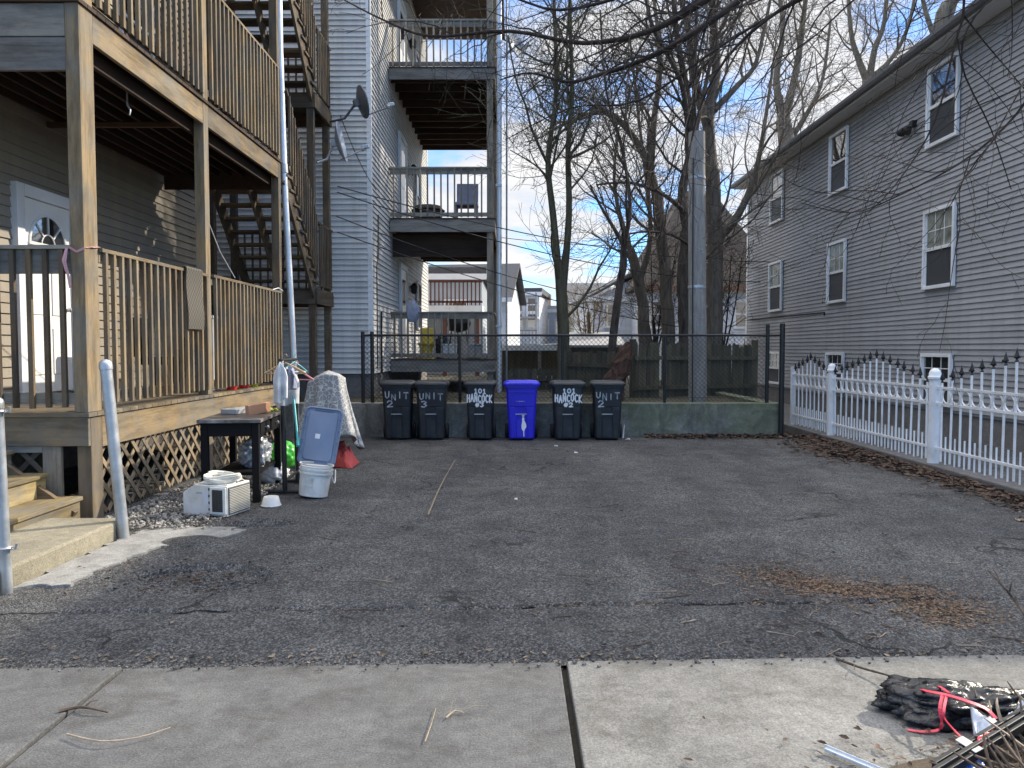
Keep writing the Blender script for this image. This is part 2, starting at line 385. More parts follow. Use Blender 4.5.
ACW = paint('ac_shell', (.70, .69, .65), .5, .07, 3, .04, dirt=(.48, .46, .4), dsc=4); ACG = paint('ac_grille_dark', (.035, .035, .034), .5, .2, 9, .05); ACS = paint('ac_vent', (.10, .10, .097), .5, .15, 12, .05)
CORD = paint('cord_cream', (.66, .63, .54), .5, .08, 5, .03); TERRA = paint('terracotta', (.46, .24, .14), .85, .15, 9, .2, 50); GREYB = paint('grey_board', (.33, .33, .33), .7, .2, 6, .1)
GREENP = paint('green_plastic', (.06, .42, .04), .35, .15, 5, .05); CLEARP = paint('clear_plastic', (.27, .29, .31), .22, .2, 9, .1, 20, spec=.7); REDP = paint('red_plastic', (.62, .035, .03), .4, .1, 5, .02); YELP = paint('yellow_plastic', (.62, .44, .03), .45, .1, 5, .02); LIME = paint('lime_plastic', (.42, .52, .06), .45, .1, 5, .02)
MAT = weave_mat('door_mat', (.11, .098, .08), (.06, .053, .044), 30); MATB = paint('mat_border', (.075, .066, .055), .9, .2, 20, .2)
BAGB = paint('bin_bag', (.009, .009, .011), .25, .3, 12, .9, 34, spec=.5); BAGW = paint('bag_print', (.5, .5, .48), .4, .2, 12, .1); REDR = paint('red_drawstring', (.72, .06, .10), .35, .12, 8, .1); BLUEP = paint('blue_plastic', (.03, .16, .62), .4, .1, 6, .08)
STRIP = paint('strip_metal', (.55, .58, .62), .35, .15, 6, .03, metal=.4)
DISHG = paint('dish_grey', (.42, .45, .5), .45, .1, 3, .03); DISHD = paint('dish_dark', (.10, .105, .115), .5, .15, 4, .03)
FAR_W = siding_mat('far_white', (.66, .68, .72), (.5, .5, .5)); FAR_B = siding_mat('far_blue', (.46, .53, .64), (.4, .42, .45)); FAR_C = siding_mat('far_cream', (.6, .55, .44), (.45, .4, .34)); FAR_G = siding_mat('far_grey', (.40, .44, .48), (.3, .3, .3)); REDW = paint('red_wood', (.13, .055, .04), .7, .2, 6, .05)
CARP = paint('car_paint', (.05, .055, .075), .25, .05, 2, 0, spec=.6); WIRE = paint('wire_black', (.015, .015, .016), .6, .1, 5, 0)
LEAF = paint('dead_leaf', (.085, .052, .034), .85, .4, 30, .1, isl=.45); NEED = paint('needle', (.18, .118, .075), .9, .4, 30, .1, isl=.5); LEAFP = paint('pale_leaf', (.19, .145, .10), .85, .3, 30, .1, isl=.4); STICK = paint('stick_bark', (.11, .078, .055), .85, .35, 20, .3, 40, isl=.3); STICKP = paint('stick_pale', (.30, .235, .165), .8, .3, 20, .2, 40, isl=.3)
GRAV = paint('gravel_stone', (.24, .225, .20), .85, .2, 14, .2, 40, isl=.45)

# ================================================================ GROUND
g = MB()
g.bb(-300, 300, -60, 400, -.4, -.13)
struct(g.build('ground', YARD))
def swy(x): return 3.6 + .04 * x        # back edge of the pavement
def hash2(x, y): return noise.noise(V3((x, y, 0)))
POT = [gnd(205, 577), gnd(160, 572)]
def asph_z(x, y):
    z = .012 * hash2(x * .7, y * .7) + .006 * hash2(x * 2.6 + 9, y * 2.6) + .003 * hash2(x * 9, y * 9 + 4)
    p = POT[0]; q = ((x - p.x) / .42) ** 2 + ((y - p.y) / .30) ** 2 + .35 * hash2(x * 5, y * 5)
    if q < 1.2: z -= .05 * max(0, min(1, (1.2 - q) / .35)) * (1 + .5 * hash2(x * 11, y * 11))
    q2 = ((x + 2.18) / .26) ** 2 + ((y - 6.55) / .16) ** 2 + .5 * hash2(x * 7, y * 7)
    if q2 < 1.1: z -= .06 * min(1, (1.1 - q2) / .3)
    q3 = ((x + 2.5) / .3) ** 2 + ((y - 5.9) / .22) ** 2
    if q3 < 1: z += .035 * (1 - q3)
    # the old seam across the drive
    s = 4.43 + .05 * x + .05 * hash2(x * 1.3, 3.3)
    dd = abs(y - s + .025 * hash2(x * 7, 1))
    if dd < .034 and x > -2.6: z -= .034 * (1 - dd / .034) * max(0, min(1, .75 + hash2(x * 2.1, 5)))
    e = y - swy(x)
    if e < .09: z -= .012 * (1 - e / .09) + .010 * max(0, hash2(x * 14, 8))
    return z
nx, ny = 330, 420
g = MB()
def gp(u, v):
    x = -6.2 + 13.6 * u; y0 = swy(x) + .004; y = y0 + (13.12 - y0) * v ** 1.5
    return (x, y, asph_z(x, y))
g.grid(nx, ny, gp); struct(g.build('parking_lot', ASPH, smooth=True, angle=180))
# pavement slabs (joints are real gaps)
joints = [-8.0, -5.95, -3.9, -1.83, .225, 2.6, 4.7, 6.8]
for i in range(len(joints) - 1):
    g = MB(); a, b2 = joints[i] + .008, joints[i + 1] - .008
    if joints[i] == .225: a += .014
    g.prism([(a, 1.7), (b2, 1.7), (b2, swy(b2)), (a, swy(a))], -.12, .012 + .004 * ((i * 7) % 3 - 1))
    struct(g.build('sidewalk', WALKL if joints[i] > 0 else WALK, bevel=.006))
g = MB(); g.bb(-8, 8, 1.66, 3.62, -.13, -.03); struct(g.build('joint_soil', JSOIL))
g = MB(); g.bb(-40, 40, 1.5, 1.69, -.25, .006); struct(g.build('street_kerb', KERB, bevel=.02))
g = MB(); g.bb(-200, 200, -9, 1.49, -.5, -.12 + .004); struct(g.build('road', ASPH))
# raised back yard behind the retaining wall
g = MB()
g.grid(40, 40, lambda u, v: (-16 + 20.5 * u, 13.3 + 21 * v, .5 + .05 * hash2(u * 20, v * 20)))
struct(g.build('back_yard', YARD, smooth=True))
# side alley right of the white fence
g = MB(); g.bb(5.42, 7.6, 5, 26, -.1, -.02); struct(g.build('alley_path', KERB))
g = MB()
g.bb(5.16, 5.40, 4.2, 14.75, -.1, .065); struct(g.build('fence_kerb', KERB, bevel=.015))
# pale concrete apron by the step, ragged outline
g = MB()
rim = [(8, 593), (35, 588), (67, 588), (97, 573), (138, 557), (164, 549), (202, 544), (249, 533), (236, 527), (190, 529), (140, 533), (122, 540), (110, 547)]
pts = [gnd(a + R.uniform(-3, 3), b_ + R.uniform(-1.5, 1.5)) for a, b_ in rim]
fine = []
for i, p in enumerate(pts):
    q = pts[(i + 1) % len(pts)]
    for k in range(14):
        w = p.lerp(q, k / 14); n_ = .05 * hash2(w.x * 13, w.y * 13) + .03 * hash2(w.x * 40, w.y * 40); fine.append((w.x + n_, w.y + n_))
g.prism(fine, -.05, .014); struct(g.build('concrete_apron', APRON, bevel=.006))
# dirt at the kerb bottom right
g = MB()
out = []
for k in range(40):
    a = 2 * pi * k / 40; rr = 1 + .25 * hash2(cos(a) * 2, sin(a) * 2)
    out.append((2.0 + .85 * rr * cos(a), 2.48 + .34 * rr * sin(a)))
g.prism(out, 0, .026); struct(g.build('kerb_dirt', DIRT, bevel=.008))

# ================================================================ SIDING HELPER
def siding_wall(mb, a, b2, z0, z1, out, lap=.118, depth=.014):
    """lap boards on the line a-b, facing out; each lap its own strip"""
    a = V3((*a, 0)); b2 = V3((*b2, 0)); o = V3((*out, 0)); z = z0
    L = (b2 - a).length; rs = random.Random(int(L * 1000 + z1 * 77))
    while z < z1 - 1e-4:
        t = min(z + lap, z1)
        cuts = [0.0]; q = rs.uniform(.8, 3.6)
        while q < L - .3: cuts.append(q); q += 3.66
        cuts.append(L)
        for k in range(len(cuts) - 1):
            p, r = a + (b2 - a) * (cuts[k] / L), a + (b2 - a) * (cuts[k + 1] / L)
            dd = depth + rs.uniform(-.0025, .0025); lo, li = p + o * dd, r + o * dd; za, zb = z + rs.uniform(-.0018, .0018), z + rs.uniform(-.0018, .0018)
            mb.add([V3((lo.x, lo.y, za)), V3((li.x, li.y, zb)), V3((r.x, r.y, t + .004)), V3((p.x, p.y, t + .004)), V3((p.x, p.y, z)), V3((r.x, r.y, z))], [(0, 1, 2, 3), (4, 5, 1, 0), (0, 3, 4), (1, 5, 2)])
        z = t

# ================================================================ LEFT HOUSE
XH = -5.6
lh = thing('apartment_house', 'beige sided house with a white fanlight door behind the wooden porch', 'house', (-7.5, 10, 0))
g = MB(); siding_wall(g, (XH, 4.2), (XH, 14.0), .95, 10.2, (1, 0), .118, .022); siding_wall(g, (XH - 5, 14.0), (XH, 14.0), .95, 10.2, (0, 1)); siding_wall(g, (XH - 5, 4.2), (XH, 4.2), .95, 10.2, (0, -1))
w = g.build('wall', SID_L, lh)
g = MB(); g.bb(XH - 5, XH - .004, 4.21, 13.99, .9, 10.2); g.build('wall_core', SID_L, lh)
g = MB(); g.bb(XH - 5, XH - .03, 4.24, 13.95, -.1, .95); g.build('foundation', FOUND, lh)
g = MB(); g.bb(XH - 5.3, XH + .35, 4, 14.2, 10.2, 10.45); g.build('roof', ROOFD, lh)
# door in the porch wall
dr = MB(); dr.bb(XH + .02, XH + .055, 8.72, 9.62, .99, 3.22); door = dr.build('door', DOORW, lh, bevel=.004)
fr = MB(); fr.bb(XH + .003, XH + .085, 8.58, 8.715, .97, 3.36); fr.bb(XH + .003, XH + .085, 9.625, 9.76, .97, 3.36); fr.bb(XH + .003, XH + .087, 8.719, 9.621, 3.225, 3.36); fr.build('door_frame', WHITE, door, bevel=.004)
for (ya, yb, za, zb) in ((8.84, 9.12, 1.2, 1.75), (9.22, 9.5, 1.2, 1.75), (8.84, 9.12, 1.9, 2.55), (9.22, 9.5, 1.9, 2.55)):
    p = MB(); p.bb(XH + .056, XH + .068, ya, yb, za, zb); p.build('door_panel', DOORW, door, bevel=.008)
p = MB()
mm = Matrix(((0, 0, 1), (1, 0, 0), (0, 1, 0)))
p.prism([(.34 * cos(pi * k / 14), .34 * sin(pi * k / 14)) for k in range(15)], 0, .006, mm, (XH + .057, 9.17, 2.72)); p.build('fanlight', GLASS, door)
p = MB()
p.torus((XH + .063, 9.17, 2.72), .35, .018, mm, 16, 6, 0, pi); p.torus((XH + .063, 9.17, 2.72), .13, .01, mm, 10, 6, 0, pi)
p.bb(XH + .057, XH + .075, 8.8, 9.54, 2.7, 2.735)
for a in (45, 90, 135):
    p.beam((XH + .066, 9.17 + .13 * cos(radians(a)), 2.72 + .13 * sin(radians(a))), (XH + .066, 9.17 + .34 * cos(radians(a)), 2.72 + .34 * sin(radians(a))), .02, .016)
p.build('fanlight_frame', WHITE, door)
p = MB(); p.lathe([(.02, 0), (.028, .03), (.03, .05), (.015, .065)], (XH + .056, 9.52, 1.98), 12, Matrix(((0, 0, 1), (0, 1, 0), (-1, 0, 0)))); p.build('handle', GALV, door, True)
# second floor window and door
def simple_window(parent, x, y0, y1, z0, z1, nx_, frame=WHITE, glass=GLASS, blind=None):
    """window lying on an X = const wall, facing nx_ (+1/-1)"""
    f = MB(); e = .06; d0, d1 = x + .028 * nx_, x + .075 * nx_
    f.bb(d0, d1, y0, y0 + e, z0, z1); f.bb(d0, d1, y1 - e, y1, z0, z1); f.bb(d0, d1 + .002 * nx_, y0 + e, y1 - e, z1 - e, z1); f.bb(d0, d1 + .004 * nx_, y0 + e, y1 - e, z0, z0 + e)
    w = f.build('window', frame, parent, bevel=.004)
    zm = (z0 + z1) / 2
    s = MB(); s.bb(d0, d1 - .012 * nx_, y0 + e + .002, y1 - e - .002, zm - .022, zm + .022); s.build('sash_rail', frame, w)
    s = MB(); s.bb(x + .029 * nx_, x + .04 * nx_, y0 + e, y1 - e, zm + .022, z1 - e); s.build('pane', glass, w)
    s = MB(); s.bb(x + .029 * nx_, x + .036 * nx_, y0 + e, y1 - e, z0 + e, zm - .022); s.build('pane', SCREEN if blind is None else blind, w)
    return w
simple_window(lh, XH, 8.7, 9.7, 5.5, 7, 1); simple_window(lh, XH, 11.0, 12.0, 5.5, 7, 1)

# ================================================================ WOODEN PORCH (two decks)
XF, YF, YE = -3.68, 6.6, 12.2
ZF, ZU = .95, 4.45
pw = thing('wooden_porch', 'weathered brown two-storey timber porch with baluster railings and lattice skirt', 'porch', (-4.6, 9.4, 0))
def part(name, mb, mat, parent=pw, **k): return mb.build(name, mat, parent, **k)
# posts (2 storeys)
for (x0, x1, y0, y1, z1) in ((XF - .12, XF, YF, YF + .22, 8.3), (XF - .12, XF, 9.2, 9.34, 8.3), (XF - .12, XF, YE - .12, YE, 8.3), (XF - 1.8, XF - 1.68, YF, YF + .12, 8.3)):
    g = MB(); g.bb(x0, x1, y0, y1, ZF + .002, z1); part('post', g, WZ, bevel=.006)
for y0, y1 in ((YF, YF + .12), (9.2, 9.32), (YE - .12, YE)):
    g = MB(); g.bb(XF - .125, XF - .004 - (.0 if y0 > YF else -.003), y0 + (.036 if y0 == YF else .003), y1 + (.1 if y0 == YF else 0), -.08, .909 if y0 == YF else .62); part('post', g, WZ, bevel=.006)
# decks: boards run along Y? boards across X with gaps
for z in (ZF, ZU, 7.95):
    g = MB(); y = 4.3
    xe = XF + .02 if z > 2 else XF + .02
    y = YF - .03 if z < 9 else 4.3
    while y < YE:
        g.bb(XH + .03, xe, y, min(y + .138, YE), z - .035, z); y += .145
    part('deck_floor', g, WDX if z > 2 else WX)  # upper floors, seen from below, take the shade-darkened wood
# fascia beams
g = MB(); g.bb(XF - .04, XF - .002, YF + .222, YE, .63, .912); part('fascia', g, WY, bevel=.004)
g = MB(); g.bb(XH + .1, XF - .002, YF - .003, YF + .035, .66, .912); part('fascia', g, WX, bevel=.004)
g = MB(); g.bb(XF - .045, XF - .003, YF + .224, 9.198, 4.16, 4.412); g.bb(XF - .045, XF - .003, 9.342, YE - .122, 4.16, 4.412); part('fascia', g, WY, bevel=.004)
g = MB(); g.bb(XH + .1, XF - .122, YF + .002, YF + .04, 4.14, 4.412); part('fascia', g, WGX, bevel=.004)
g = MB(); g.bb(XH + .1, XF - .122, YF + .01, YF + .05, 3.86, 4.136); part('fascia', g, WGX, bevel=.004)
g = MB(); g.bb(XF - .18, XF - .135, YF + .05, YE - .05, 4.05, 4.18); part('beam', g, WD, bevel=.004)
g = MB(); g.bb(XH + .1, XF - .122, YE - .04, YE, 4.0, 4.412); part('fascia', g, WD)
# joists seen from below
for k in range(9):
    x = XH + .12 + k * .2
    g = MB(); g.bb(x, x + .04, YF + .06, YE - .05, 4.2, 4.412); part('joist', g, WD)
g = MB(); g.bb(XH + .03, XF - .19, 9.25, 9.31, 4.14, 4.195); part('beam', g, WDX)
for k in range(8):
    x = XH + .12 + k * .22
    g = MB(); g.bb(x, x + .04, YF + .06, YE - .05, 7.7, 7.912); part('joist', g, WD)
# railings
def rail_run_y(x, y0, y1, zt, zb, n, parent, mat_r=WY, mat_b=WBAL, low=None):
    g = MB(); g.bb(x - .05, x + .035, y0, y1, zt - .035, zt); tr = g.build('top_rail', mat_r, parent, bevel=.004)
    g = MB(); g.bb(x - .04, x - .002, y0, y1, zt - .125, zt - .037); g.build('rail_board', mat_r, parent)
    g = MB(); g.bb(x - .04, x - .002, y0, y1, zb + .02, zb + .10); br = g.build('bottom_rail', mat_r, parent)
    for k in range(n):
        y = y0 + (k + .5) * (y1 - y0) / n + R.uniform(-.008, .008)
        g = MB(); g.bb(x, x + .038, y - .019, y + .019, zb + R.uniform(-.015, .0), zt - .037)
        g.build('baluster', mat_b, tr, bevel=.003)
rail_run_y(XF + .002, YF + .225, 9.198, 2.39, 1.02, 17, pw)
rail_run_y(XF + .002, 9.342, YE - .122, 2.4, 1.02, 20, pw)
rail_run_y(XF + .002, YF + .225, 9.198, 5.85, 4.50, 17, pw)
rail_run_y(XF + .002, 9.342, YE - .122, 5.85, 4.50, 20, pw)
# front (street) railing of the lower deck
g = MB(); g.bb(XF - 1.68, XF - .122, YF + .0, YF + .09, 2.355, 2.39); tr = part('top_rail', g, WGX, bevel=.004)
g = MB(); g.bb(XF - 1.68, XF - .122, YF + .045, YF + .083, 2.15, 2.352); part('rail_board', g, WGX)
g = MB(); g.bb(XF - 1.68, XF - .122, YF + .045, YF + .083, 1.02, 1.12); part('bottom_rail', g, WGX)
for k in range(11):
    x = XF - .21 - k * .142
    g = MB(); g.bb(x - .02, x + .02, YF + .005, YF + .044, 1.0 + R.uniform(-.02, 0), 2.353); g.build('baluster', WSTZ, tr, bevel=.003)
g = MB(); g.bb(XF - 1.68, XF - .122, YF + .0, YF + .09, 5.8, 5.84); part('top_rail', g, WGX)
for k in range(10):
    x = XF - .21 - k * .142
    g = MB(); g.bb(x - .02, x + .02, YF + .005, YF + .044, 4.5, 5.8); g.build('baluster', WSTZ, tr)
# lattice skirts
def lattice(name, o, ux, w, h, mat, parent, step=.15, sw=.038, th=.009):
    """diagonal slats clipped to the panel rectangle; ux = horizontal direction"""
    o = V3(o); ux = V3(ux); nrm = ux.cross(V3((0, 0, 1)))
    g = MB()
    for lay, sg in ((0, 1), (1, -1)):
        c = -h
        while c < w + h:
            # line: x = c + sg*z
            pts = []
            za, zb_ = 0, h
            xa = c if sg > 0 else c + h * 0; 
            f = (lambda z: c + z) if sg > 0 else (lambda z: c + h - z - 0)
            lo, hi = 0.0, h
            if sg > 0: lo = max(0, -c); hi = min(h, w - c)
            else: lo = max(0, c + h - w); hi = min(h, c + h)
            if hi - lo > .04:
                a = o + ux * f(lo) + V3((0, 0, lo)) + nrm * (th * (lay + .5) * 1.05); b_ = o + ux * f(hi) + V3((0, 0, hi)) + nrm * (th * (lay + .5) * 1.05)
                g.beam(a, b_, th, sw, up=(b_ - a).normalized().cross(nrm))
            c += step
    return g.build(name, mat, parent)
for y0, y1 in ((YF + .13, 9.19), (9.33, YE - .13)):
    lattice('lattice_panel', (XF - .06, y0, .02), (0, 1, 0), y1 - y0, .60, WLAT, pw, .215, .044)
lattice('lattice_panel', (XH + .6, YF + .06, .02), (1, 0, 0), XF - .42 - (XH + .6), .60, WSTX, pw, .215, .044)
g = MB(); g.bb(XF - .42, XF - .26, YF + .02, YF + .06, -.05, .658); part('skirt_board', g, WGZ, bevel=.004)
g = MB(); g.bb(XH + .5, XF - .422, YF + .02, YF + .06, .60, .658); part('skirt_board', g, WGX, bevel=.004)
g = MB(); g.bb(XH + .1, XF - .5, YF + .9, YE, -.1, .0); struct(g.build('porch_soil', DIRT))

# ================================================================ STAIR TOWER
st = thing('exterior_stairs', 'brown wooden zigzag staircase tower between porch and white building', 'stairs', (-4.6, 13.7, 0))
XS0, XS1 = -4.85, -3.62
def flight(x0, x1, ya, za, yb, zb, n, parent, rail_x=None, nstr=3):
    for k in range(nstr):
        x = x0 + .03 + (x1 - x0 - .06) * k / (nstr - 1)
        g = MB(); g.beam((x, ya, za - .12), (x, yb, zb - .12), .045, .26, up=(1, 0, 0) if False else (0, 0, 1)); g.build('stringer', WSTY, parent)
    for k in range(n):
        t = (k + .5) / n; y = ya + (yb - ya) * t; z = za + (zb - za) * t
        g = MB(); g.bb(x0 - .02, x1 + .025, y - .13, y + .13, z - .01, z + .03); g.build('tread', WSTX, parent, bevel=.004)
    if rail_x is not None:
        d = V3((0, yb - ya, zb - za))
        g = MB(); g.beam((rail_x, ya, za + 1.25), (rail_x, yb, zb + 1.25), .06, .05); tr = g.build('top_rail', WSTY, parent)
        g = MB(); g.beam((rail_x, ya, za + .2), (rail_x, yb, zb + .2), .04, .07); g.build('bottom_rail', WSTY, parent)
        m_ = 13
        for k in range(m_):
            t = (k + .5) / m_; y = ya + (yb - ya) * t; z = za + (zb - za) * t
            g = MB(); g.bb(rail_x + .02, rail_x + .055, y - .018, y + .018, z + .15, z + 1.24); g.build('baluster', WSTZ, tr)
YL0, YL1 = 14.0, 15.2
for zt, zl in ((ZU, 2.6), (7.95, 6.1)):
    flight(XS0, XS1, YE + .1, zt - .12, YL0 + .05, zl + .02, 9, st, rail_x=XS1 + .0)
    g = MB(); g.bb(XH + .02, XS1 + .04, YL0, YL1, zl - .04, zl); g.build('landing', WSTX, st)
    g = MB(); g.bb(XS1, XS1 + .045, YL0 - .05, YL1 + .02, zl - .28, zl - .042); g.build('landing_beam', WSTY, st, bevel=.004)
    g = MB(); g.bb(XH + .02, XS1 - .002, YL0 - .05, YL0 - .01, zl - .28, zl - .042); g.build('landing_beam', WSTX, st)
    g = MB(); g.bb(XH + .02, XS1 - .002, YL1 - .03, YL1 + .015, zl - .28, zl - .042); g.build('landing_beam', WSTX, st)
    # landing rails
    g = MB(); g.bb(XS1 - .03, XS1 + .045, YL0 + .12, YL1, zl + 1.18, zl + 1.22); tr = g.build('top_rail', WSTY, st)
    g = MB(); g.bb(XS1 - .01, XS1 + .02, YL0 + .12, YL1, zl + .08, zl + .15); g.build('bottom_rail', WSTY, st)
    for k in range(8):
        y = YL0 + .2 + k * .12
        g = MB(); g.bb(XS1 + .021, XS1 + .055, y - .017, y + .017, zl + .05, zl + 1.18); g.build('baluster', WSTZ, tr)
    g = MB(); g.bb(XH + .02, XS1 - .12, YL1 - .06, YL1, zl + 1.18, zl + 1.22); g.build('top_rail', WSTX, st)
    for k in range(12):
        x = XH + .15 + k * .15
        g = MB(); g.bb(x - .017, x + .017, YL1 - .05, YL1 - .016, zl + .05, zl + 1.18); g.build('baluster', WSTZ, tr)
# returning flights
flight(XH + .04, XS0 - .04, YE + .1, .95, YL0 + .05, 2.6, 8, st, None, 2); flight(XH + .04, XS0 - .04, YE + .1, ZU, YL0 + .05, 6.1, 8, st, None, 2)
for y in (YL0 - .02, YL1 - .1):
    for x in (XS1 - .115, XH + .05):
        g = MB(); g.bb(x - .01, x + .115, y, y + .12, -.05, 9.6); g.build('post', WSTZ, st, bevel=.005)
# ================================================================ FRONT STEPS
WSTEP = wood('step_wood', (.34, .265, .13), 'y'); ws = thing('wooden_steps', 'yellowish wooden front steps climbing left beside the porch', 'steps', (-4.2, 5.9, 0))
for k in range(4):
    xn = -3.72 - k * .29; zt = .235 + k * .2
    g = MB(); g.bb(xn - .33, xn, 5.0, YF - .04, zt - .035, zt); g.build('tread', WSTEP, ws, bevel=.005)
    g = MB(); g.bb(xn - .06, xn - .025, 5.02, YF - .05, zt - .198, zt - .037); g.build('riser', WSTEP, ws)
for y in (5.03, 6.45):
    g = MB(); g.beam((-3.78, y, .03), (-4.75, y, .72), .05, .22); g.build('stringer', WSTX, ws)
g = MB(); g.bb(-4.1, -3.15, 4.3, 6.12, -.08, .145)
for i, v in enumerate(g.v):
    if v.x > -3.3 and v.y > 6: v.x += .02
tag(g.build('concrete_step', STEPC, bevel=.018), 'low concrete step block at the foot of the wooden steps', 'step')

# ================================================================ POLES ON THE LEFT
def bollard(name, base, top, r, label, extra=False):
    t = thing(name, label, 'pole', base)
    b_, tp = V3(base), V3(top); d = (tp - b_).normalized()
    g = MB(); g.tube([b_ - d * .05, tp], r, 20); g.build('tube', GALV, t, smooth=True)
    q = d.to_track_quat('Z', 'Y').to_matrix()
    g = MB(); g.lathe([(r * 1.12, -.03), (r * 1.14, 0), (r * 1.05, r * .55), (r * .7, r * .95), (r * .2, r * 1.15)], tp, 20, q); g.build('cap', GALV, t, smooth=True)
    if extra:
        for z in (.28, 1.12):
            p = b_ + d * z
            g = MB(); g.torus(p, r + .006, .009, q, 16, 6); g.tube([p + V3((r, 0, 0)), p + V3((r + .045, -.01, 0)), p + V3((r + .05, -.01, .03))], .009, 6); g.tube([p + V3((r + .03, -.03, 0)), p + V3((r + .03, .02, 0))], .008, 6)
            g.build('clamp', GALV, t, smooth=True)
    return t
bollard('metal_pole', (-3.09, 6.0, 0), (-3.20, 6.0, 1.37), .044, 'galvanised metal post with rounded cap leaning by the porch corner')
bollard('gate_pole', (-3.13, 4.66, 0), (-3.155, 4.66, 1.17), .034, 'galvanised gate post with bolt clamps at the photo\'s left edge', True)
# tall conduit mast at the far end of the porch
t = thing('conduit_mast', 'tall pale metal conduit pipe rising past the porch end', 'pipe', (-3.5, 12.28, 0))
g = MB(); g.tube([(-3.5, 12.29, -.05), (-3.56, 12.29, 1.9), (-3.66, 12.29, 4.35)], .05, 14); g.build('pipe', CONDUIT, t, smooth=True)
g = MB(); g.tube([(-3.66, 12.29, 4.35), (-3.70, 12.29, 6.2), (-3.72, 12.29, 9.5)], .058, 14); g.build('pipe', CONDUIT, t, smooth=True)
g = MB(); g.tube([(-3.655, 12.29, 4.28), (-3.662, 12.29, 4.42)], .066, 14); g.build('coupling', GALV, t, smooth=True)

# ================================================================ RETAINING WALL, FENCE ON IT
g = MB(); g.bb(-4.2, 4.56, 13.12, 13.38, -.15, .575)
g.bb(4.32, 4.56, 13.385, 24, -.15, .57)
tag(g.build('retaining_wall', RETW, bevel=.012), 'low mossy concrete retaining wall behind the bins', 'wall')
cf = thing('chain_link_fence', 'black chain-link fence standing on top of the concrete wall', 'fence', (1, 13.25, .57))
YC = 13.25
for x, zt in ((-2.62, 1.8), (-2.46, 1.8), (-.95, 1.74), (.82, 1.74), (2.58, 1.74), (4.34, 1.92)):
    g = MB(); g.tube([(x, YC, .56), (x, YC, zt)], .034 if x in (-2.62, -2.46, 4.34) else .026, 10); g.build('post', BLACKM, cf, smooth=True)
g = MB(); g.tube([(4.53, 13.07, -.1), (4.53, 13.07, 1.93)], .045, 12); g.build('post', BLACKM, cf, smooth=True)
g = MB(); g.tube([(-2.62, YC, 1.735), (4.36, YC, 1.735)], .02, 8); g.build('top_rail', BLACKM, cf, smooth=True)
g = MB(); g.tube([(-2.62, YC, .66), (4.36, YC, .66)], .005, 6); g.tube([(4.34, YC, 1.735), (4.53, 13.07, 1.735)], .018, 8); g.build('tension_wire', BLACKM, cf)
g = MB()
x0, x1, z0, z1, st_ = -2.62, 4.34, .6, 1.735, .078
hh = z1 - z0
for sg in (1, -1):
    c = x0 - hh
    while c < x1 + hh:
        pa = []
        lo = 0; hi = hh
        if sg > 0: lo = max(0, x0 - c); hi = min(hh, x1 - c); f = lambda z: c + z
        else: lo = max(0, c - x1); hi = min(hh, c - x0); f = lambda z: c - z
        if hi - lo > .03:
            g.tube([(f(lo), YC + .012 * sg, z0 + lo), (f(hi), YC + .012 * sg, z0 + hi)], .0034, 3, cap=False)
        c += st_
g.build('chain_link_mesh', BLACKM, cf)
t = thing('utility_pole_stub', 'thick grey cut-off round pole behind the chain-link fence', 'pole', (3.3, 14, .5))
g = MB()
g.tube([(3.33, 14.0, .4), (3.31, 14.0, 2.0), (3.28, 14.0, 3.6), (3.26, 14.0, 5.38)], [.165, .16, .152, .145], 24); g.build('shaft', POLEG, t, smooth=True)
for z in (2.6, 4.55):
    g = MB(); g.tube([(3.295 - (z - 2.6) * .012, 14.0, z), (3.295 - (z - 2.6) * .012, 14.0, z + .045)], .162 - (z - 2.6) * .004, 20); g.build('steel_band', GALV, t, smooth=True)
g = MB()
for k in range(26): 
    a_ = R.uniform(3.4, 6.0); z = R.uniform(1.6, 3.4); g.box((3.31 + .163 * cos(a_), 14.0 + .163 * sin(a_), z), (.03, .012, .008), Matrix.Rotation(a_ + pi / 2, 3, 'Z') @ Matrix.Rotation(R.uniform(-.7, .7), 3, 'Y'))
g.build('staples', GALV, t)
g = MB(); g.tube([(3.20, 13.86, .5), (3.185, 13.86, 2.4), (3.17, 13.865, 4.9)], .011, 6); g.build('ground_wire', WIRE, t)

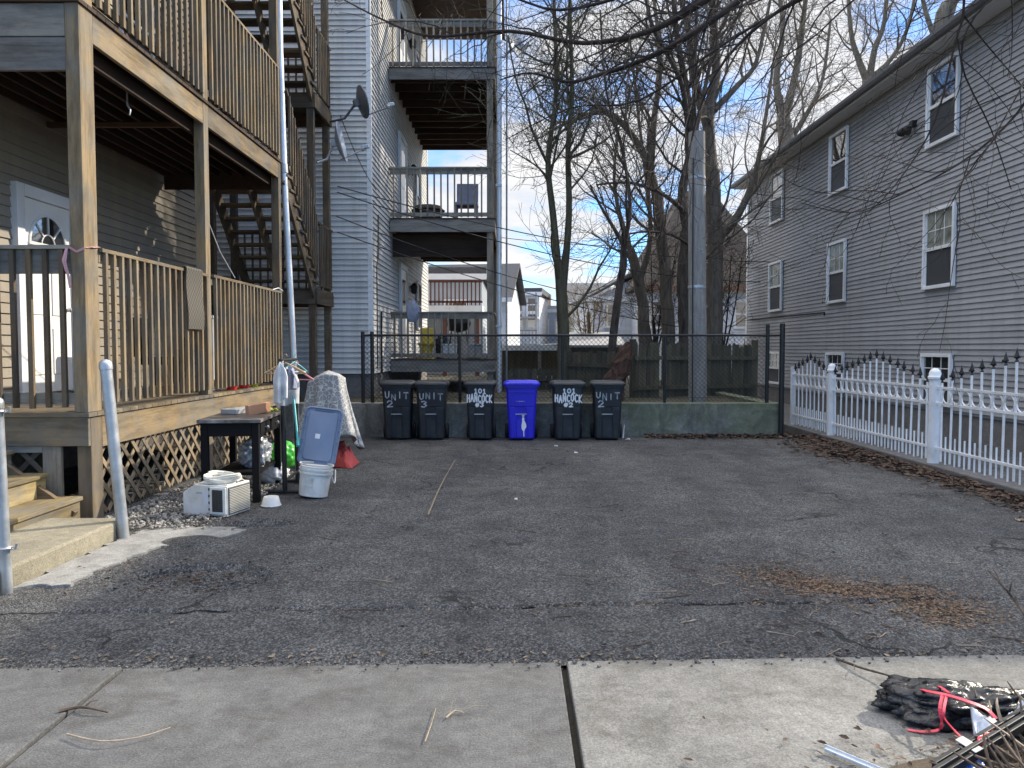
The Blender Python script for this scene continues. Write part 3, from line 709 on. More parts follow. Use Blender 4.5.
# ================================================================ BINS
FONT = {
 '0': [[(.5, 0), (.1, .25), (.1, .75), (.5, 1), (.9, .75), (.9, .25), (.5, 0)]],
 '1': [[(.25, .8), (.5, 1), (.5, 0)], [(.2, 0), (.8, 0)]],
 '2': [[(.1, .75), (.3, 1), (.75, .95), (.85, .65), (.1, .02), (.95, .05)]],
 '3': [[(.1, .9), (.5, 1), (.85, .78), (.45, .53), (.88, .28), (.5, 0), (.08, .1)]],
 '#': [[(.3, .05), (.4, .95)], [(.65, .05), (.75, .95)], [(.1, .35), (.9, .38)], [(.12, .68), (.95, .7)]],
 'H': [[(.12, 0), (.12, 1)], [(.88, 0), (.88, 1)], [(.12, .5), (.88, .55)]],
 'A': [[(.05, 0), (.5, 1), (.95, 0)], [(.22, .38), (.78, .38)]],
 'N': [[(.12, 0), (.12, 1), (.88, 0), (.88, 1)]],
 'C': [[(.9, .85), (.5, 1), (.12, .7), (.12, .3), (.5, 0), (.9, .15)]],
 'O': [[(.5, 0), (.1, .25), (.1, .75), (.5, 1), (.9, .75), (.9, .25), (.5, 0)]],
 'K': [[(.12, 0), (.12, 1)], [(.9, 1), (.14, .45), (.92, 0)]],
 'U': [[(.08, 1), (.15, .25), (.45, 0), (.82, .2), (.9, 1)]],
 'I': [[(.5, 0), (.5, 1)]],
 'T': [[(.05, 1), (.95, 1)], [(.5, 1), (.5, 0)]],
 'L': [[(.1, 1), (.1, 0), (.9, 0)]], 'E': [[(.9, 1), (.1, 1), (.1, 0), (.9, 0)], [(.1, .5), (.7, .5)]]}
def write_front(mb, text, cx, z, w, h, face_y, sw, jit=.0, rnd=R, gap=.25):
    n = len(text); cw = w / (n + gap * (n - 1)); x = cx - w / 2
    for ch in text:
        jz = rnd.uniform(-jit, jit); js = rnd.uniform(1 - jit * 4, 1 + jit * 4)
        for line in FONT.get(ch, []):
            P = [(x + a * cw, z + jz + b_ * h * js) for a, b_ in line]
            for k in range(len(P) - 1):
                (xa, za), (xb, zb) = P[k], P[k + 1]
                mb.beam((xa, face_y(za), za), (xb, face_y(zb), zb), .003, sw, up=V3((xb - xa, 0, zb - za)).normalized().cross(V3((0, 1, 0))))
            for (xa, za) in P: mb.lathe([(sw / 2, -.0014), (sw / 2, .0013)], (xa, face_y(za), za), 8, Matrix(((1, 0, 0), (0, 0, 1), (0, 1, 0))))
        x += cw * (1 + gap)
def rrect(w, d, r, z, cy=0, n=4):
    out = []
    for (sx, sy, a0) in ((1, 1, 0), (-1, 1, 90), (-1, -1, 180), (1, -1, 270)):
        for k in range(n + 1):
            a = radians(a0 + 90 * k / n); out.append((sx * (w / 2 - r) + r * cos(a), cy + sy * (d / 2 - r) + r * sin(a), z))
    return out
def front_y(z):       # front face of the body as a function of height
    return -(.205 + (z - .03) / .87 * .055) - .014
def make_bin(mat, blue=False):
    t = thing('wheelie_bin', 'x', 'bin')
    g = MB()
    secs = []
    for k in range(8):
        f = k / 7; z = .03 + .84 * f
        secs.append(rrect(.40 + .09 * f, .41 + .11 * f, .05, z))
    secs.append(rrect(.535, .565, .05, .872)); secs.append(rrect(.535, .565, .05, .905))
    g.loft(secs); body = g.build('body', mat, t, smooth=True, angle=35)
    # proud outer skin of the front: full width above, two flanks below (leaves the lift pocket)
    g = MB()
    def panel(xa, xb, za, zb, xa2=None, xb2=None):
        xa2 = xa if xa2 is None else xa2; xb2 = xb if xb2 is None else xb2
        g.add([V3((xa, front_y(za), za)), V3((xb, front_y(za), za)), V3((xb2, front_y(zb), zb)), V3((xa2, front_y(zb), zb)), V3((xa, front_y(za) + .03, za)), V3((xb, front_y(za) + .03, za)), V3((xb2, front_y(zb) + .03, zb)), V3((xa2, front_y(zb) + .03, zb))],
              [(0, 1, 2, 3), (5, 4, 7, 6), (4, 0, 3, 7), (1, 5, 6, 2), (3, 2, 6, 7), (4, 5, 1, 0)])
    panel(-.20, .20, .555, .84, -.215, .215); panel(-.165, -.09, .03, .554, -.195, -.085); panel(.10, .165, .03, .554, .065, .195)
    g.build('front_skin', mat, body, bevel=.01)
    g = MB(); g.bb(-.084, .066, -.225, -.20, .05, .40); g.build('lift_panel', mat, body, bevel=.008)
    g = MB(); g.tube([(-.095, front_y(.43) + .002, .43), (.08, front_y(.43) + .002, .43)], .009, 8); g.build('lift_bar', GALV, body, smooth=True)
    # lid
    g = MB()
    g.loft([rrect(.565, .60, .06, .897, -.005), rrect(.575, .61, .06, .915, -.005), rrect(.57, .60, .06, .94, -.005), rrect(.50, .53, .06, .967, 0), rrect(.40, .42, .06, .975, .01)])
    lid = g.build('lid', mat, t, smooth=True, angle=50)
    g = MB()
    if blue:
        for k in range(8): g.bb(-.18 + k * .047, -.165 + k * .047, -.335, -.24, .925, .95)
        g.bb(-.2, .2, front_y(.80) - .012, front_y(.80) + .01, .785, .805)
    else:
        g.bb(-.1, .1, -.33, -.30, .912, .925)
    g.build('lid_grip', mat, lid, bevel=.004)
    g = MB(); g.tube([(-.22, .30, .84), (-.22, .36, .87), (.22, .36, .87), (.22, .30, .84)], .014, 8); g.build('handle', mat, t, smooth=True)
    for sx in (-1, 1):
        g = MB(); mw = Matrix(((0, 0, 1), (1, 0, 0), (0, 1, 0)))
        g.lathe([(.04, -.028), (.105, -.028), (.12, -.016), (.12, .016), (.105, .028), (.04, .028)], (sx * .235, .21, .12), 20, mw); g.build('wheel', RUB, t, smooth=True, angle=35)
    g = MB(); g.tube([(-.23, .21, .12), (.23, .21, .12)], .012, 8); g.build('axle', GALV, t)
    return t
binp = make_bin(BINM); bins = []
spec = [(398, 'U2', 'dark bin marked UNIT 2, leftmost of the row by the wall', .05), (432, 'U3', 'dark bin marked UNIT 3 between two other dark bins', .03),
        (480.5, 'H3', 'dark bin painted 101 HANCOCK #3 left of the blue bin', -.02), (567, 'H2', 'dark bin painted 101 HANCOCK #2 right of the blue bin', .02), (607, 'V2', 'dark bin marked UNIT 2, rightmost of the row', -.06)]
trees_ = [binp] + [copy_tree(binp) for _ in range(4)]
for i, (px, code, lab, rz) in enumerate(spec):
    b_ = trees_[i]
    b_.location = ((px - 515) / F * 12.78, 12.78 - (.0 if i != 3 else .02), .004); b_.rotation_euler = (0, 0, rz)
    if i == 2: b_.scale = (.93, 1, 1.0)
    tag(b_, lab, 'bin', 'dark wheelie bins along the wall')
    body = [c for c in b_.children if c.name.startswith('body')][0]
    g = MB(); rr = random.Random(i * 5 + 2)
    fy = lambda z: front_y(z) - .0035
    if code[0] == 'H':
        write_front(g, '101', .01, .775, .21, .072, fy, .021, .005, rr)
        write_front(g, 'HANCOCK', 0, .635, .44, .118, fy, .0215, .014, rr, .28)
        write_front(g, '#3' if code == 'H3' else '#2', 0, .552, .15, .066, fy, .019, .003, rr)
    else:
        write_front(g, 'UNIT', .0, .68, .38, .10, fy, .017, .018, rr, .35)
        write_front(g, code[1], -.11, .55, .10, .10, fy, .019, .004, rr)
        for sx in (-1,): pass
    ob = g.build('painted_lettering', SPRAY if code[0] == 'H' else SPRAYG, body)
    bins.append(b_)
bb_ = make_bin(BLUEB, True); bb_.location = ((521.5 - 515) / F * 12.78, 12.78, .004); bb_.scale = (1.05, 1, 1.0)
tag(bb_, 'bright blue recycling bin with a white splash mark', 'bin')
g = MB()
blob = [(.0, .43), (.03, .43), (.035, .40), (.02, .385), (.035, .36), (.03, .33), (.06, .27), (.065, .22), (.045, .19), (.03, .15), (.032, .06), (.02, .06), (.016, .15), (-.01, .19), (-.012, .25), (.0, .31), (-.005, .36), (.008, .385), (-.005, .40)]
Mx = Matrix(((1, 0, 0), (0, 0, 1), (0, 1, 0)))
g.prism([(x + .01, z) for x, z in blob], -.231, -.2255, Mx)
g.build('white_mark', SPRAY, [c for c in bb_.children if c.name.startswith('body')][0])
g = MB(); 
for k in range(6): g.bb(-.085 + k * .024, -.07 + k * .024, front_y(.64) - .003, front_y(.64) + .004, .636, .650)
g.build('moulded_text', SPRAYG, [c for c in bb_.children if c.name.startswith('body')][0])

# ================================================================ MIDDLE BUILDING
XM, YM = -2.9, 15.6
mbd = thing('white_building', 'tall white sided apartment building with stacked balconies behind the fence', 'building', (-6, 20, .5))
g = MB(); siding_wall(g, (-10, YM), (XM, YM), 1.0, 12.6, (0, -1), .11, .024); siding_wall(g, (XM, YM), (XM, 25.6), 1.0, 12.6, (1, 0), .11, .024); siding_wall(g, (-10, 25.6), (XM, 25.6), 1.0, 12.6, (0, 1), .125)
g.build('wall', SID_M, mbd)
g = MB(); g.bb(-10, XM - .004, YM + .004, 25.59, 1.0, 12.6); g.build('wall_core', SID_M, mbd)
g = MB(); g.bb(-9.95, XM - .03, YM + .03, 25.55, .2, 1.0); g.build('foundation', FOUND, mbd)
g = MB(); g.bb(XM - .07, XM + .022, YM - .022, YM + .07, 1.0, 12.6); g.bb(XM - .07, XM + .022, 25.53, 25.622, 1.0, 12.6); g.build('corner_board', WHITE, mbd)
g = MB(); g.bb(-10.3, XM + .3, YM - .3, 25.9, 12.6, 12.9); g.build('roof', ROOFD, mbd)
# side doors, windows, lamps on every level
for zf in (1.27, 4.5, 7.9):
    d_ = MB(); d_.bb(XM + .018, XM + .05, 19.3, 20.3, zf, zf + 2.25); do = d_.build('door', DOORW, mbd)
    f_ = MB(); f_.bb(XM + .016, XM + .075, 19.18, 19.298, zf, zf + 2.37); f_.bb(XM + .016, XM + .075, 20.302, 20.42, zf, zf + 2.37); f_.bb(XM + .016, XM + .077, 19.3, 20.3, zf + 2.252, zf + 2.37); f_.build('door_frame', WHITE, do)
    p = MB(); p.bb(XM + .051, XM + .056, 19.5, 20.1, zf + 1.1, zf + 2.0); p.build('door_pane', GLASS, do)
    simple_window(mbd, XM, 22.4, 23.4, zf + .8, zf + 2.2, 1)
    l_ = MB(); l_.lathe([(.05, 0), (.09, .05), (.10, .2), (.06, .27), (.02, .3)], (XM + .12, 21.3, zf + 1.75), 10); l_.bb(XM + .016, XM + .1, 21.26, 21.34, zf + 1.9, zf + 1.98); l_.build('wall_lamp', BLACKM, mbd)
# cables and meter pipe on the front corner
g = MB(); g.tube([(XM - .02 + .06, YM + .4, 1.1), (XM + .04, YM + .4, 3.2), (XM + .04, YM + .55, 3.4), (XM + .04, YM + .6, 4.3)], .012, 6); g.tube([(XM + .04, YM + .9, 1.0), (XM + .04, YM + .9, 2.3)], .02, 6); g.build('wall_cable', WIRE, mbd)
# balconies
bc = thing('balcony_stack', 'grey timber balconies stacked on the white building\'s side', 'balcony', (-1.7, 21, .5))
XB0, XB1, YB0, YB1 = XM + .03, -.52, 17.8, 24.6
for zb, zt, rail in ((.97, 1.27, 2.36), (4.18, 4.5, 5.66), (7.62, 7.9, 8.97)):
    g = MB(); g.bb(XB0, XB1 + .06, YB0 - .045, YB0 - .003, zb, zt - .03); g.build('fascia', WGX, bc, bevel=.005)
    g = MB(); g.bb(XB1 + .02, XB1 + .06, YB0, YB1, zb, zt - .03); g.build('fascia', WGY, bc)
    g = MB(); y = YB0 - .06
    while y < YB1: g.bb(XB0, XB1 + .08, y, y + .138, zt - .028, zt); y += .146
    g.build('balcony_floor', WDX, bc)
    for k in range(11):
        y = YB0 + .3 + k * .6
        g = MB(); g.bb(XB0, XB1 + .018, y, y + .045, zb + .04, zt - .032); g.build('joist', WDX, bc)
    # railing front
    g = MB(); g.bb(XB0, XB1, YB0 - .04, YB0 + .045, rail - .04, rail); tr = g.build('top_rail', WGX, bc)
    g = MB(); g.bb(XB0, XB1, YB0 + .0, YB0 + .035, rail - .16, rail - .042); g.build('rail_board', WGX, bc)
    g = MB(); g.bb(XB0, XB1, YB0 + .0, YB0 + .035, zt + .04, zt + .13); g.build('bottom_rail', WGX, bc)
    for k in range(15):
        x = XB0 + .09 + k * .155
        g = MB(); g.bb(x - .018, x + .018, YB0 - .036, YB0 - .001, zt + .02, rail - .041); g.build('baluster', WGZ, tr)
    g = MB(); g.bb(XB1 - .02, XB1 + .05, YB0 + .1, YB1, rail - .04, rail); tr = g.build('top_rail', WGY, bc)
    for k in range(12):
        y = YB0 + .3 + k * .53
        g = MB(); g.bb(XB1, XB1 + .035, y - .018, y + .018, zt, rail - .041); g.build('baluster', WGZ, tr)
g = MB(); g.bb(XB0, XB1 - .13, YB0 + .35, YB0 + .39, 3.66, 4.2); g.build('hung_panel', WDX, bc)
g = MB(); g.bb(XB0, XB1 + .2, YB0 - .1, YB1, 11.2, 11.35); g.build('ceiling', WDX, bc)
for y in (YB0 - .05, 21.2, YB1 - .14):
    g = MB(); g.bb(XB1 - .125, XB1 + .015, y + .05, y + .19, .4, 11.2); g.build('post', WGZ, bc, bevel=.006)
t = thing('downspout', 'white metal downspout running up beside the balcony posts', 'pipe', (-.37, 17.75, .5))
g = MB(); g.tube([(-.36, 17.74, .45), (-.36, 17.74, 11.3)], .06, 10); g.build('pipe', CONDUIT, t, smooth=True)
for z in (2, 5.2, 8.4):
    g = MB(); g.bb(-.44, -.30, 17.66, 17.81, z, z + .05); g.build('bracket', GALV, t)
g = MB(); g.tube([(-.20, 18.2, .5), (-.19, 18.2, 11)], .022, 8); tag(g.build('thin_mast', GALV, smooth=True), 'thin grey mast just right of the white downspout', 'pole')
# things on the balconies
def tubchair(name, c, mat, label):
    t = thing(name, label, 'chair', c)
    x, y, z = c
    g = MB(); g.bb(x - .27, x + .27, y - .25, y + .25, z + .38, z + .46); g.build('seat', mat, t, bevel=.02)
    g = MB(); g.beam((x, y + .24, z + .42), (x, y + .36, z + 1.0), .52, .05, up=(0, 1, 0)); g.build('backrest', mat, t, bevel=.015)
    for sx in (-1, 1):
        for sy in (-1, 1):
            g = MB(); g.tube([(x + sx * .25, y + sy * .22, z), (x + sx * .24, y + sy * .22, z + .4)], .02, 6); g.build('leg', mat, t)
    return t
tubchair('balcony_chair', (-1.15, 18.5, 4.5), SHIRTB, 'blue-grey chair behind the railing of the middle balcony')
t = thing('wicker_basket', 'round brown basket standing on the middle balcony floor', 'basket', (-2.05, 18.3, 4.5))
g = MB(); g.lathe([(.22, 0), (.34, .12), (.38, .25), (.30, .36), (.1, .4)], (-2.05, 18.3, 4.5), 16); g.build('bowl', wood('wicker', (.2, .13, .1), 'x'), t, smooth=True)
g = MB(); g.torus((-2.05, 18.3, 4.75), .38, .02, None, 16, 6); g.build('rim', WDX, t)
t = thing('barbecue_grill', 'black round barbecue behind the lowest balcony railing', 'grill', (-1.35, 18.4, 1.27))
g = MB(); g.lathe([(.05, .62), (.24, .70), (.30, .82), (.30, .86), (.22, 1.0), (.05, 1.06)], (-1.35, 18.4, 1.27), 18); g.build('kettle', BLACKM, t, smooth=True)
for a in (30, 150, 270):
    g = MB(); g.tube([(-1.35 + .2 * cos(radians(a)), 18.4 + .2 * sin(radians(a)), 1.95), (-1.35 + .3 * cos(radians(a)), 18.4 + .3 * sin(radians(a)), 1.27)], .015, 6); g.build('leg', BLACKM, t)
t = thing('toy_chair', 'yellow plastic toy chair on the lowest balcony', 'toy', (-2.1, 18.15, 1.27))
g = MB(); g.lathe([(.2, 0), (.2, .05), (.15, .08), (.15, .3), (.2, .34), (.2, .38)], (-2.1, 18.15, 1.27), 14); g.build('seat', YELP, t, smooth=True)
g = MB(); g.bb(-2.26, -1.94, 18.28, 18.33, 1.5, 2.0); g.build('backrest', YELP, t, bevel=.03)
for k, (x, mt, lab) in enumerate(((-1.52, PAPER, 'white storage box on the lowest balcony, nearest the barbecue'), (-.95, GREYB, 'grey storage box on the lowest balcony, nearest the corner post'))):
    t = thing('storage_box', lab, 'box', (x, 17.98, 1.27)); g = MB(); g.bb(x - .16, x + .16, 17.9, 18.2, 1.275, 1.58); g.build('body', mt, t, bevel=.02)
    g = MB(); g.bb(x - .175, x + .175, 17.885, 18.215, 1.582, 1.62); g.build('lid', mt, t, bevel=.01)
g = MB()
def sackp(u, v):
    a = u * 2 * pi; zz = 2.12 + .5 * v; r_ = .15 * (sin(pi * min(.97, .12 + .86 * v))) ** .6 * (1 + .12 * sin(5 * a + 3 * v))
    return (-2.36 + r_ * cos(a), 17.80 + r_ * sin(a) * .7, zz)
g.grid(16, 10, sackp); tag(g.build('draped_cushion', SHIRTB, smooth=True), 'grey cushion hung over the lowest balcony rail', 'cushion')

# ================================================================ SATELLITE DISHES
def dish(c, facing, rad, mat, label, arm_to, lnb_len=.5):
    c = V3(c); fz = V3(facing).normalized(); t = thing('satellite_dish', label, 'satellite dish', arm_to, 'satellite dishes')
    q = fz.to_track_quat('Z', 'Y').to_matrix()
    g = MB()
    prof = [(.001, 0)] + [(rad * k / 6, .28 * rad * (k / 6) ** 2) for k in range(1, 7)] + [(rad * 1.03, .28 * rad + .004), (rad * 1.02, .28 * rad - .02)] + [(rad * k / 6, .28 * rad * (k / 6) ** 2 - .02) for k in range(6, 0, -1)]
    g.lathe(prof, c, 28, q, capb=False, capt=False); d = g.build('reflector', mat, t, smooth=True)
    arm = V3(arm_to)
    g = MB(); g.tube([arm, (arm + c) / 2 + V3((0, 0, -.12)), c - fz * .06], .024, 8); g.box(c - fz * .05, (.12, .12, .1), q); g.build('mount', GALV if mat is DISHG else DISHD, t)
    dn = q @ V3((0, -1, 0))
    if dn.z > 0: dn = -dn
    e = c + fz * lnb_len + dn * rad * .55
    g = MB(); g.tube([c + dn * rad * .9, e], .014, 6); g.build('feed_arm', GALV if mat is DISHG else DISHD, t)
    g = MB(); g.box(e + V3((0, 0, .03)), (.07, .07, .13), q); g.lathe([(.045, 0), (.05, .05)], e - fz * .08, 10, q); g.build('feed', GALV, t, bevel=.01)
dish((-3.33, 14.55, 5.35), (.98, .06, .2), .36, DISHG, 'pale grey satellite dish seen nearly edge-on on the stair post', (-3.62, 14.2, 4.9))
dish((-2.98, 14.9, 6.2), (.93, .42, .3), .30, DISHD, 'dark satellite dish seen from behind above the pale one', (-3.58, 15.1, 5.9), .6)
dish((-.02, 18.3, 8.55), (.8, -.55, .25), .30, DISHG, 'satellite dish fixed to the balcony post at upper level', (-.46, 18.0, 8.2), .35)

# ================================================================ RIGHT HOUSE
XR = 7.5; YR0, YR1 = 9.9, 25.0; ZE = 6.72
rh = thing('grey_house', 'three-storey grey vinyl sided house with white windows at right', 'house', (11, 16, 0))
g = MB(); siding_wall(g, (XR, YR1), (XR, YR0), .45, ZE - .05, (-1, 0), .095, .021); siding_wall(g, (XR, YR0), (16, YR0), .45, ZE - .05, (0, -1), .122); siding_wall(g, (16, YR1), (XR, YR1), .45, ZE - .05, (0, 1), .122)
g.build('wall', SID_R, rh)
g = MB(); g.bb(XR + .004, 16, YR0 + .004, YR1 - .004, .4, ZE); g.build('wall_core', SID_R, rh)
g = MB(); g.bb(XR + .03, 15.9, YR0 + .03, YR1 - .03, -.2, .45); g.build('foundation', FOUND, rh)
g = MB(); g.bb(XR - .024, XR + .08, YR1 - .09, YR1 + .024, .45, ZE - .05); g.build('corner_board', WHITE, rh)
# hipped roof, ridge along Y
xe, xr_, xo, zr = XR - .38, 11.75, 16.4, ZE + 1.75
ya, yb = YR0 - .3, YR1 + .3
g = MB()
for dz in (0, .1):
    o_ = len(g.v)
    g.add([V3((xe, ya, ZE + dz)), V3((xo, ya, ZE + dz)), V3((xo, yb, ZE + dz)), V3((xe, yb, ZE + dz)), V3((xr_, ya + 4, zr + dz)), V3((xr_, yb - 4, zr + dz))], [(0, 1, 4), (1, 2, 5, 4), (2, 3, 5), (3, 0, 4, 5)])
g.add([V3((x, y, z)) for (x, y) in ((xe, ya), (xo, ya), (xo, yb), (xe, yb)) for z in (ZE, ZE + .1)], [(0, 2, 3, 1), (2, 4, 5, 3), (4, 6, 7, 5), (6, 0, 1, 7)])
roof = g.build('roof', ROOFD, rh)
g = MB(); g.bb(xe + .02, XR - .018, ya + .02, yb - .02, ZE - .045, ZE - .012); g.build('soffit', SOFF, rh)
g = MB()
gp_ = [(-.0, 0), (-.09, 0), (-.12, .05), (-.12, .11), (-.105, .11), (-.105, .055), (-.08, .015), (0, .015)]
g.prism([(a, b_) for a, b_ in gp_], ya, yb, Matrix(((1, 0, 0), (0, 0, 1), (0, 1, 0))), (xe - .004, 0, ZE - .02)); g.build('gutter', GUT, roof)
g = MB(); g.bb(xe, xe + .018, ya, yb, ZE - .06, ZE - .002); g.build('fascia_board', SOFF, roof)
def right_window(y0, y1, z0, z1, style):
    f = MB(); e = .062; a, b_ = XR - .028, XR - .085
    f.bb(a, b_, y0, y0 + e, z0, z1); f.bb(a, b_, y1 - e, y1, z0, z1); f.bb(a, b_ - .003, y0 + e, y1 - e, z1 - e, z1); f.bb(a, b_ - .008, y0 + e, y1 - e, z0, z0 + e)
    w = f.build('window', WHITE, rh, bevel=.006)
    zm = (z0 + z1) / 2; ia, ib = y0 + e + .002, y1 - e - .002
    s = MB(); s.bb(XR - .030, XR - .072, ia, ib, zm - .028, zm + .028); s.bb(XR - .030, XR - .056, ia, ia + .03, z0 + e, z1 - e); s.bb(XR - .030, XR - .056, ib - .03, ib, z0 + e, z1 - e); s.build('sash', WHITE, w)
    s = MB(); s.bb(XR - .029, XR - .040, ia + .03, ib - .03, zm + .028, z1 - e); s.build('pane', GLASS if style != 'curtain' else CURTG, w)
    s = MB(); s.bb(XR - .029, XR - .043, ia + .03, ib - .03, z0 + e, zm - .028); s.build('screen', SCREEN, w)
    if style != 'plain':
        s = MB(); 
        for k in (1, 2): 
            yy = ia + (ib - ia) * k / 3; s.bb(XR - .041, XR - .046, yy - .008, yy + .008, zm + .03, z1 - e - .002)
        zz = (zm + z1 - e) / 2; s.bb(XR - .041, XR - .0465, ia + .03, ib - .03, zz - .008, zz + .008); s.build('muntin', WHITE, w)
    return w
CURTG = paint('glazed_curtain', (.20, .215, .18), .12, .45, 7, 0, spec=.6)
for (ya_, yb_) in ((13.14, 14.14), (17.46, 18.46), (21.6, 22.68)):
    right_window(ya_, yb_, 2.57, 3.99, 'curtain'); right_window(ya_, yb_, 5.1, 6.5, 'plain'); right_window(ya_, yb_, .5, 1.42, 'curtain' if ya_ > 20 else 'grid')
g = MB(); g.tube([(XR - .03, 18.66, 2.30), (XR - .03, 18.66, 2.38), (XR - .03, 19.2, 2.39), (XR - .03, 24.6, 2.44)], .016, 6); g.build('wall_cable', WIRE, rh)
g = MB(); g.box((XR - .05, 14.62, 5.7), (.1, .12, .12)); g.lathe([(.03, 0), (.07, .06), (.085, .12)], (XR - .14, 14.55, 5.62), 12, Matrix.Rotation(radians(-140), 3, 'Y')); g.lathe([(.03, 0), (.07, .06), (.085, .12)], (XR - .12, 14.85, 5.68), 12, Matrix.Rotation(radians(-120), 3, 'X')); g.tube([(XR - .05, 14.62, 5.7), (XR - .14, 14.55, 5.62)], .02, 6); g.tube([(XR - .05, 14.62, 5.7), (XR - .12, 14.85, 5.68)], .02, 6); g.build('flood_light', BLACKM, rh, smooth=True)

# ================================================================ WHITE FENCE
wf = thing('white_fence', 'white ornamental metal fence with rings and black spear tips', 'fence', (5.28, 11, 0))
XW = 5.28
posts = [14.62, 12.82, 9.68, 6.54]
for i, y in enumerate(posts):
    g = MB()
    if i == 0: g.bb(XW - .035, XW + .035, y - .035, y + .035, .0, 1.16); g.build('post', WHITED, wf, bevel=.006)
    else:
        g.tube([(XW, y, .0), (XW, y, 1.12)], .068, 20); p = g.build('post', WHITED, wf, smooth=True)
        g = MB(); g.lathe([(.068, 1.12), (.082, 1.125), (.084, 1.15), (.072, 1.165), (.07, 1.2), (.055, 1.235), (.03, 1.255), (.004, 1.26)], (XW, y, 0), 20); g.build('cap', WHITED, p, smooth=True)
FIN = BLACKM
for i in range(3):
    y0, y1 = posts[i + 1] + .07, posts[i] - .07 if i else posts[i] - .035
    for z, hh_ in ((.26, .03), (.82, .028), (1.02, .028)):
        g = MB(); g.bb(XW - .014, XW + .014, y0 - .01, y1 + .01, z - hh_ / 2, z + hh_ / 2); g.build('rail', WHITED, wf)
    n = int(round((y1 - y0) / .196)); n = n if n % 2 else n - 1
    for k in range(n):
        y = y0 + (k + .5) * (y1 - y0) / n; u = abs((k + .5) / n * 2 - 1)
        zt = 1.07 + (.30 if i else .24) * (1 - u) ** 1.05
        jx, jy = R.gauss(0, .005), R.gauss(0, .006); g = MB(); g.tube([(XW, y, .10), (XW + jx, y + jy, zt)], .0135, 8); pk = g.build('picket', WHITED, wf, smooth=True)
        g = MB(); g.lathe([(.018, 0), (.022, .01), (.012, .022), (.012, .03), (.032, .05), (.025, .07), (.014, .10), (.001, .15)], (XW + jx, y + jy, zt - .005), 6); 
        g.beam((XW, y - .042, zt + .045), (XW, y + .042, zt + .045), .016, .024); g.build('finial', FIN, pk)
    m_ = n
    for k in range(m_ + 1):
        y = y0 + k * (y1 - y0) / m_
        if k in (0, m_): continue
        g = MB(); g.torus((XW, y, .92), .082, .0085, Matrix(((0, 0, 1), (1, 0, 0), (0, 1, 0))), 18, 6); g.build('ring', WHITED, wf, smooth=True)
        g = MB(); g.tube([(XW, y, .08), (XW, y, .42)], .011, 6); g.build('short_picket', WHITED, wf)

# ================================================================ TREES
def rot_about(v, axis, a): return Matrix.Rotation(a, 3, axis) @ v
def smooth_path(pts, k=4):
    pts = [V3(p) for p in pts]; out = []
    for i in range(len(pts) - 1):
        p0 = pts[max(i - 1, 0)]; p1 = pts[i]; p2 = pts[i + 1]; p3 = pts[min(i + 2, len(pts) - 1)]
        for j in range(k):
            t = j / k
            out.append(.5 * ((2 * p1) + (p2 - p0) * t + (2 * p0 - 5 * p1 + 4 * p2 - p3) * t * t + (3 * p1 - p0 - 3 * p2 + p3) * t ** 3))
    out.append(pts[-1]); return out
def grow(mb, pts, r0, r1, level, rnd, P):
    """tube along pts, then side shoots"""
    n = len(pts)
    rad = [r0 + (r1 - r0) * (i / (n - 1)) ** .8 for i in range(n)]
    mb.tube(pts, rad, 7 if r0 > .06 else (5 if r0 > .02 else 3), cap=r0 > .02)
    if level <= 0: return
    L = sum((pts[i + 1] - pts[i]).length for i in range(n - 1))
    cnt = max(2, int(L * P['dens'][level] * rnd.uniform(.8, 1.2)))
    for c in range(cnt):
        t = P['start'] + (1 - P['start']) * (c + rnd.random()) / cnt if level == P['top'] else .15 + .83 * (c + rnd.random()) / cnt
        t = min(t, .99); fi = t * (n - 1); i = min(int(fi), n - 2); p = pts[i].lerp(pts[i + 1], fi - i)
        tg = (pts[i + 1] - pts[i]).normalized()
        ax = V3((rnd.gauss(0, 1), rnd.gauss(0, 1), rnd.gauss(0, 1))); ax = (ax - tg * ax.dot(tg))
        if ax.length < .01: continue
        ax.normalize(); d = rot_about(tg, ax, radians(rnd.uniform(*P['ang'])))
        ln = P['len'][level] * rnd.uniform(.55, 1.25) * (1.1 - .5 * t)
        rr = rad[i] + (rad[i + 1] - rad[i]) * (fi - i)
        cr = min(rr * .62, P['r'][level] * rnd.uniform(.7, 1.2))
        k = P['seg'][level]; q = p.copy(); path = [q.copy()]
        for s_ in range(k):
            d = d + V3((rnd.gauss(0, P['wob']), rnd.gauss(0, P['wob']), rnd.gauss(0, P['wob']) + P['up'][level]))
            d.normalize(); q = q + d * (ln / k); path.append(q.copy())
        grow(mb, path, cr, max(cr * .35, P['rmin']), level - 1, rnd, P)
TP = dict(dens={4: 1.5, 3: 2.0, 2: 3.7, 1: 5.2}, start=.28, top=3, ang=(28, 62), len={4: 3, 3: 2.9, 2: 1.5, 1: .75}, r={4: .08, 3: .040, 2: .0125, 1: .006}, seg={4: 6, 3: 6, 2: 5, 1: 3}, wob=.16, up={4: .1, 3: .07, 2: .03, 1: .0}, rmin=.0045)
